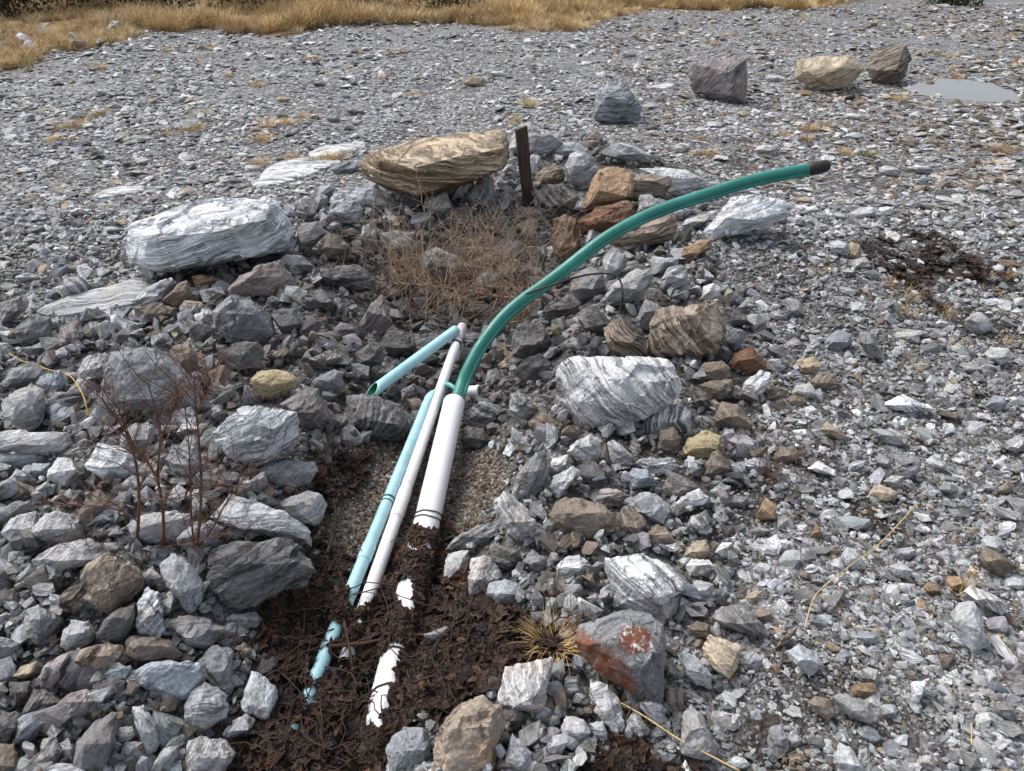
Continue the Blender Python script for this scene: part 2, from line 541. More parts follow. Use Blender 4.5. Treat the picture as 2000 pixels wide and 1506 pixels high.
def rock_mesh(points, target, rough, strata, seed, size, smooth=1):
    """convex hull of points -> evenly split -> chipped along its layers (local z)"""
    bm = bmesh.new()
    for p in points:
        bm.verts.new(p)
    r = bmesh.ops.convex_hull(bm, input=bm.verts)
    junk = list({e for e in r['geom_interior'] + r['geom_unused'] if isinstance(e, bmesh.types.BMVert)})
    if junk:
        bmesh.ops.delete(bm, geom=junk, context='VERTS')
    loose = [v for v in bm.verts if not v.link_faces]
    if loose:
        bmesh.ops.delete(bm, geom=loose, context='VERTS')
    for _ in range(7):
        es = [e for e in bm.edges if e.calc_length() > target * 1.5]
        if not es:
            break
        bmesh.ops.subdivide_edges(bm, edges=es, cuts=1)
        bmesh.ops.triangulate(bm, faces=bm.faces)
    for _ in range(smooth):
        bmesh.ops.smooth_vert(bm, verts=bm.verts, factor=0.35, use_axis_x=True, use_axis_y=True, use_axis_z=True)
    bm.normal_update()
    off = Vector((seed * 7.13 % 50, seed * 3.71 % 50, seed * 1.37 % 50))
    mv = []
    fr = 2.2 / size
    for v in bm.verts:
        p = v.co
        q = p * fr + off
        d = fbm(q, 3) * 0.45 + fbm(q * 5.0, 3) * 0.22 + chips(q * 1.1) * 1.25 + chips(q * 3.1) * 0.5
        zz = p.z * fr * 4.2 + 0.5 * mnoise.noise(q * 0.9)
        st = (zz - math.floor(zz))
        st = (0.5 - abs(st - 0.5)) * 2
        d2 = (mnoise.noise((off.x, off.y, math.floor(zz) * 3.7)) * 0.7 - (1 - min(1, st * 3)) * 0.35)
        horiz = math.sqrt(max(0, 1 - v.normal.z ** 2))
        mv.append(v.normal * (d * rough + d2 * strata * horiz) * size)
    for v, m_ in zip(bm.verts, mv):
        v.co += m_
    return bm


def add_rock(outline, key='L', ang=20.0, band=0.6, inner=None, thick=0.85, lift=0.44, ridge=None, rough=0.055, strata=0.0, name=None, label=None, short=None,
             mat=None, res=None, dim=1.0, cat=None, smooth=0, dist=None):
    pg = np.array(outline, float)
    seed = len(ROCKS) + 1
    rr = random.Random(seed * 31 + 5)
    mn, mx = pg.min(0), pg.max(0)
    w, h = mx - mn
    c = (mn + mx) / 2 * 0.5 + pg.mean(0) * 0.5
    # distance: the middle of the rock stands lift * its size above the ground
    size_px = math.sqrt(w * h)
    t = np.linalg.norm(hit(c[0], c[1] + h * 0.1) - np.array([0, 0, CAMZ]))
    for _ in range(4):
        s_w = size_px * t / F
        P = hit(c[0], c[1] + 0.02 * h, lift * min(h, w) * t / F)
        t = np.linalg.norm(P - np.array([0, 0, CAMZ]))
    if dist:
        t = dist
    C = Vector(at_dist(c[0], c[1], t))
    fwd = (C - Vector((0, 0, CAMZ))).normalized()
    right = fwd.cross(Vector((0, 0, 1))).normalized()
    up = right.cross(fwd).normalized()
    depth = thick * min(w, h) * t / F
    cdir = ray(c[0], c[1])

    def at_depth(u, v, dd):
        d = ray(u, v)
        tt = (t + dd) / float(d @ cdir)
        return Vector(d * tt) + Vector((0, 0, CAMZ))
    pts = []
    for (u, v) in pg:
        pts.append(at_depth(u, v, rr.uniform(-0.10, 0.12) * depth))
    if inner is None:
        # a broken edge across the face: top side above it, front side below it
        rv = ridge if ridge is not None else rr.uniform(-0.25, 0.3)
        sl = rr.uniform(-0.25, 0.25)
        for k_ in range(rr.choice((3, 4))):
            x = -0.62 + 1.24 * (k_ + rr.uniform(-0.15, 0.15) + 0.5) / 3.5
            inner_p = (c[0] + x * w * 0.5, c[1] + (rv + sl * x + rr.uniform(-0.08, 0.08)) * h * 0.5)
            if not inpoly(inner_p[0], inner_p[1], outline):
                inner_p = (0.5 * inner_p[0] + 0.5 * c[0], 0.5 * inner_p[1] + 0.5 * c[1])
            pts.append(at_depth(*inner_p, -rr.uniform(0.36, 0.56) * depth))
        for (u, v) in pg:
            f = rr.uniform(0.55, 0.85)
            pts.append(at_depth(c[0] + (u - c[0]) * f, c[1] + (v - c[1]) * f, -rr.uniform(0.12, 0.32) * depth))
    else:
        for (u, v, p) in inner:
            pts.append(at_depth(u, v, -p * depth))
        for (u, v) in pg:
            f = 0.93
            pts.append(at_depth(c[0] + (u - c[0]) * f, c[1] + (v - c[1]) * f, -rr.uniform(0.05, 0.12) * depth))
    for (u, v) in pg:
        f = rr.uniform(0.6, 0.8)
        pts.append(at_depth(c[0] + (u - c[0]) * f, c[1] + (v - c[1]) * f, rr.uniform(0.35, 0.6) * depth))
    # local frame: z across the banding
    a = R(ang)
    zax = (up * math.cos(a) - right * math.sin(a) - fwd * rr.uniform(0.0, 0.3)).normalized()
    if mat is M_SLAB:
        zax = (Vector((0, 0, 1)) * math.cos(a) - right * math.sin(a)).normalized()
    if mat is M_RUST:
        M3 = Matrix((right, up, -fwd)).transposed()
    else:
        xax = (right - zax * right.dot(zax)).normalized()
        M3 = Matrix((xax, zax.cross(xax), zax)).transposed()
    MT = M3.transposed()
    loc = [MT @ (p - C) for p in pts]
    s_w = size_px * t / F
    target = (res or max(5.0, size_px / 16)) * t / F
    bm = rock_mesh(loc, target, rough, strata, seed, s_w, smooth)
    big = size_px > 105
    nm = name or ('boulder' if big else 'rock')
    me = bpy.data.meshes.new(nm)
    bm.to_mesh(me); bm.free()
    me.materials.append(mat or M_STONE)
    o = bpy.data.objects.new(nm, me)
    COL.objects.link(o)
    o.matrix_world = Matrix.Translation(C) @ M3.to_4x4()
    tn = TINT[key]
    f = dim * rr.uniform(0.88, 1.12)
    hue = rr.uniform(-0.03, 0.03)
    o.color = (tn[0] * f * (1 + hue), tn[1] * f, tn[2] * f * (1 - hue), band)
    ROCKS.append(dict(o=o, c=c, w=w, h=h, key=key, band=band, label=label, short=short, outline=outline, big=big, t=t))
    return o


# hero boulders -------------------------------------------------------------------------------
add_rock(pts_of('242,470 255,442 282,430 330,412 385,392 480,386 525,390 550,420 577,450 578,480 572,492 500,502 420,512 310,532 270,524 250,512'), 'W', 12, 0.75,
         inner=[(290, 468, .42), (340, 462, .55), (430, 450, .6), (520, 428, .5), (286, 505, .4), (306, 526, .4), (560, 470, .3), (400, 508, .5), (490, 498, .45)], thick=1.15, lift=0.42, rough=0.03, strata=0.012,
         label='long pale grey wavy banded block resting on the left rim of the rock pit', short='long pale block', res=3.6, dim=1.08)
add_rock(pts_of('703,318 720,298 800,275 900,258 985,253 997,275 995,310 985,330 930,345 885,360 865,378 815,382 760,372 718,350 705,335'), 'T', -8, 0.9,
         inner=[(815, 326, .72), (742, 316, .42), (985, 288, .45), (815, 379, .62), (900, 306, .6), (724, 346, .34), (880, 356, .58), (975, 332, .42)], thick=1.25, lift=0.5, rough=0.012, strata=0.05, mat=M_SLAB,
         label='large brown layered slab with tan top left of the wooden stake', short='brown layered slab', res=3.2, smooth=0, dim=0.95)
add_rock(pts_of('1085,710 1100,700 1190,697 1260,698 1305,705 1328,735 1330,760 1315,785 1280,800 1255,818 1210,835 1160,838 1128,838 1115,810 1100,780 1088,750'), 'L', -48, 0.7,
         inner=[(1135, 785, .35), (1190, 740, .5), (1285, 745, .38), (1220, 800, .4), (1110, 720, .2)], rough=0.035, strata=0.012, res=3.6, dim=1.22,
         label='broad pale boulder with curved dark bands right of the bent green pipe', short='curved-band pale boulder')
add_rock(pts_of('1268,680 1268,640 1280,605 1345,597 1385,590 1402,585 1412,612 1421,640 1415,670 1400,695 1340,702 1300,698 1268,692'), 'B', -50, 0.95,
         inner=[(1300, 640, .4), (1370, 610, .35), (1395, 650, .35), (1330, 690, .35)], rough=0.035, strata=0.02, res=3.6, dim=1.3,
         label='square brown boulder with diagonal cream bands behind the curved-band pale boulder', short='square brown boulder')
add_rock(pts_of('1120,1250 1135,1222 1170,1215 1215,1192 1260,1195 1295,1220 1303,1255 1298,1290 1285,1330 1290,1370 1265,1370 1225,1345 1170,1315 1140,1290'), 'G', -20, 0.35,
         inner=[(1230, 1300, .45), (1200, 1245, .5), (1280, 1280, .35), (1150, 1260, .35)], rough=0.03, mat=M_RUST, res=3.4, dim=0.95,
         label='grey boulder with a rust blot and a rusty lower edge', short='rust-stained boulder')
add_rock(pts_of('488,740 500,725 535,720 565,727 583,740 580,758 555,772 530,783 510,775 492,758'), 'Y', 10, 0.35, rough=0.03, res=4, smooth=3, dim=1.15, thick=1.0,
         label='rounded ochre yellow rock among dark stones left of the light blue pipe', short='ochre rock')
add_rock(pts_of('415,845 440,815 475,798 500,795 545,795 578,805 582,830 592,862 575,880 545,905 480,912 450,895 425,870'), 'L', 18, 0.95,
         inner=[(470, 862, .35), (540, 842, .48), (500, 822, .4), (500, 900, .25)], rough=0.05, strata=0.03, res=3.8, dim=1.02,
         label='rough pale boulder with streaked dark underside behind the red-twigged shrub', short='streaked pale boulder')
add_rock(pts_of('210,685 265,678 330,690 345,720 375,760 425,800 420,812 350,818 290,798 200,790 190,770 205,720'), 'G', 10, 0.35, rough=0.04, res=4, ridge=0.35,
         label='big flat-faced grey boulder behind the upper twigs of the red shrub', short='flat-faced grey boulder', dim=0.95)
add_rock(pts_of('415,610 440,585 460,577 490,585 535,622 540,650 520,670 480,672 445,668 420,640'), 'G', 40, 0.3, rough=0.05, res=4, dim=0.85,
         label='peaked dark grey boulder below the long pale block', short='peaked grey boulder')
add_rock(pts_of('455,560 470,540 510,515 548,510 570,535 582,570 578,578 520,580 470,578 445,572'), 'P', 25, 0.3, rough=0.05, res=4,
         label='purplish boulder tucked under the right end of the long pale block', short='purplish boulder')
add_rock(pts_of('408,1090 430,1062 520,1055 560,1055 600,1085 622,1115 590,1140 545,1150 510,1180 460,1190 425,1180 405,1140'), 'D', 14, 0.9, rough=0.04, strata=0.02, res=3.6, ridge=-0.3, dim=1.15,
         label='dark pointed boulder with fine level streaks beside the leaf litter', short='dark pointed boulder')
add_rock(pts_of('405,1010 450,965 500,990 560,1005 600,1030 610,1040 607,1060 560,1055 500,1045 440,1022'), 'L', -22, 0.6, rough=0.035, res=4, ridge=0.35, dim=1.1,
         label='pale wedge slab lying on the dark pointed boulder', short='pale wedge slab')
add_rock(pts_of('672,800 680,775 710,768 760,782 785,790 802,815 800,845 780,860 740,862 700,850 680,830'), 'D', 60, 0.8, rough=0.04, res=3.8, smooth=2, dim=1.1,
         label='round dark banded boulder touching the open end of the loose blue pipe', short='round dark boulder')
add_rock(pts_of('1182,1115 1185,1092 1220,1088 1255,1082 1300,1100 1338,1130 1335,1150 1305,1175 1285,1205 1250,1195 1205,1185 1190,1150'), 'W', -35, 0.95,
         inner=[(1215, 1130, .35), (1270, 1120, .4), (1290, 1165, .35), (1225, 1175, .3)], rough=0.035, res=3.8, dim=0.95,
         label='pale fan-shaped boulder with thin black stripes above the rust-stained boulder', short='striped fan boulder')
add_rock(pts_of('1370,1265 1385,1240 1420,1250 1447,1260 1440,1305 1425,1328 1395,1310 1375,1290'), 'T', -14, 0.7, rough=0.02, strata=0.02, res=3.6, ridge=0.7, dim=1.25,
         label='yellow striped block right of the rust-stained boulder', short='yellow striped block')
add_rock(pts_of('972,1370 985,1300 1030,1297 1050,1290 1080,1285 1075,1320 1062,1385 1035,1393 1000,1385'), 'L', -72, 0.85, rough=0.035, strata=0.02, res=3.6, ridge=0.7, dim=1.12,
         label='square pale slab with upright ribs left of the rust-stained boulder', short='ribbed pale slab')
add_rock(pts_of('843,1490 852,1440 870,1400 900,1370 945,1355 975,1380 985,1415 970,1445 965,1520 843,1520'), 'B', 20, 0.35, rough=0.05, res=3.8, dim=1.4,
         label='large tan grey boulder cut by the bottom edge, right of the buried pipe', short='tan bottom boulder')
add_rock(pts_of('755,1470 765,1435 790,1420 825,1422 845,1440 840,1480 825,1520 760,1520'), 'U', 60, 0.35, rough=0.04, res=4, label='blue grey boulder at the bottom edge beside the tan bottom boulder', short='blue grey bottom boulder')
add_rock(pts_of('260,1310 275,1300 330,1290 400,1298 402,1325 380,1360 350,1370 310,1350 268,1335'), 'U', 8, 0.4, rough=0.03, res=3.8, ridge=-0.75, dim=1.65,
         label='smooth blue-white slab with a clean front face at lower left', short='blue-white slab')
add_rock(pts_of('470,1370 490,1310 505,1310 541,1345 540,1370 525,1412 505,1405 475,1385'), 'W', 70, 0.4, rough=0.035, res=4, label='pale square-cornered block leaning on the left edge of the leaf litter', short='leaning pale block')
add_rock(pts_of('155,1130 165,1105 195,1085 245,1090 290,1125 285,1150 250,1165 220,1192 200,1195 170,1170'), 'B', 30, 0.85, rough=0.05, strata=0.02, res=3.8, dim=1.45,
         label='tan wrinkled boulder at the foot of the red-twigged shrub', short='tan wrinkled boulder')
add_rock(pts_of('1075,470 1080,430 1105,418 1125,425 1135,480 1130,505 1105,525 1088,510 1080,490'), 'O', 70, 0.7, rough=0.04, strata=0.02, res=4, dim=0.8,
         label='upright rusty brown rock standing below the wooden stake', short='upright brown rock')
add_rock(pts_of('1128,432 1160,410 1210,392 1240,400 1245,425 1215,442 1165,455 1135,460'), 'R', 18, 0.6, rough=0.05, strata=0.03, res=4, dim=1.05,
         label='dark rust-red layered rock lying behind the upright brown rock', short='rust-red layered rock')
add_rock(pts_of('1138,410 1150,365 1170,330 1200,322 1230,335 1245,350 1240,385 1200,397 1165,412'), 'O', 20, 0.4, rough=0.035, res=4, ridge=0.25, dim=1.2,
         label='orange tan flat-topped boulder right of the stake', short='orange flat-topped boulder')
add_rock(pts_of('1205,362 1220,345 1260,338 1310,345 1312,362 1300,387 1265,396 1215,391'), 'B', 6, 0.6, rough=0.04, strata=0.02, res=4, ridge=-0.5, dist=None, dim=0.95, lift=0.55,
         label='dark brown slab leaning on the orange flat-topped boulder', short='dark brown slab')
add_rock(pts_of('1250,330 1280,327 1330,328 1386,355 1380,372 1345,388 1310,382 1300,350'), 'W', 15, 0.6, rough=0.035, res=4, label='white flat rock behind the dark brown slab, above the green pipe', short='white flat rock')
add_rock(pts_of('1370,455 1405,420 1425,385 1490,383 1535,395 1540,415 1500,440 1445,452 1390,470'), 'W', 25, 0.55, rough=0.04, res=4, ridge=0.1, dim=1.05,
         label='white boulder half sunk in the gravel right of the green pipe bend', short='white half-sunk boulder')
add_rock(pts_of('1157,232 1165,180 1190,158 1215,155 1240,185 1258,210 1240,238 1210,246 1170,242'), 'U', 5, 0.9, rough=0.025, strata=0.02, res=4, lift=0.32, dim=0.9,
         label='blue grey level-banded boulder alone on the gravel behind the stake', short='lone banded boulder')
add_rock(pts_of('1345,165 1350,122 1390,118 1420,110 1460,112 1462,150 1455,202 1430,205 1390,194 1355,182'), 'P', 55, 0.7, rough=0.025, res=4, lift=0.32, dim=0.95,
         inner=[(1425, 140, .45), (1370, 150, .2), (1430, 185, .4)], label='purple grey squared boulder with hollow face far back right', short='purple squared boulder')
add_rock(pts_of('1553,150 1558,115 1600,108 1660,107 1688,135 1670,155 1645,175 1605,182 1580,174'), 'T', 35, 0.5, inner=[(1598, 152, .45), (1640, 132, .5), (1668, 124, .2), (1575, 138, .35), (1620, 168, .3)], rough=0.025, res=3.4, lift=0.32, dim=1.15,
         label='ochre and white boulder left of the far brown-faced boulder', short='ochre and white boulder')
add_rock(pts_of('1690,135 1700,105 1740,85 1770,88 1780,115 1770,150 1745,167 1710,162'), 'B', 30, 1.0, rough=0.025, res=4, lift=0.32, dim=1.0,
         label='dark striped boulder at the left end of the puddle', short='puddle boulder')
add_rock(pts_of('995,290 1000,250 1040,240 1080,262 1100,280 1060,305 1020,302'), 'L', 15, 0.4, rough=0.04, res=4, dim=1.1, label='light grey boulder just behind the wooden stake', short='boulder behind the stake')

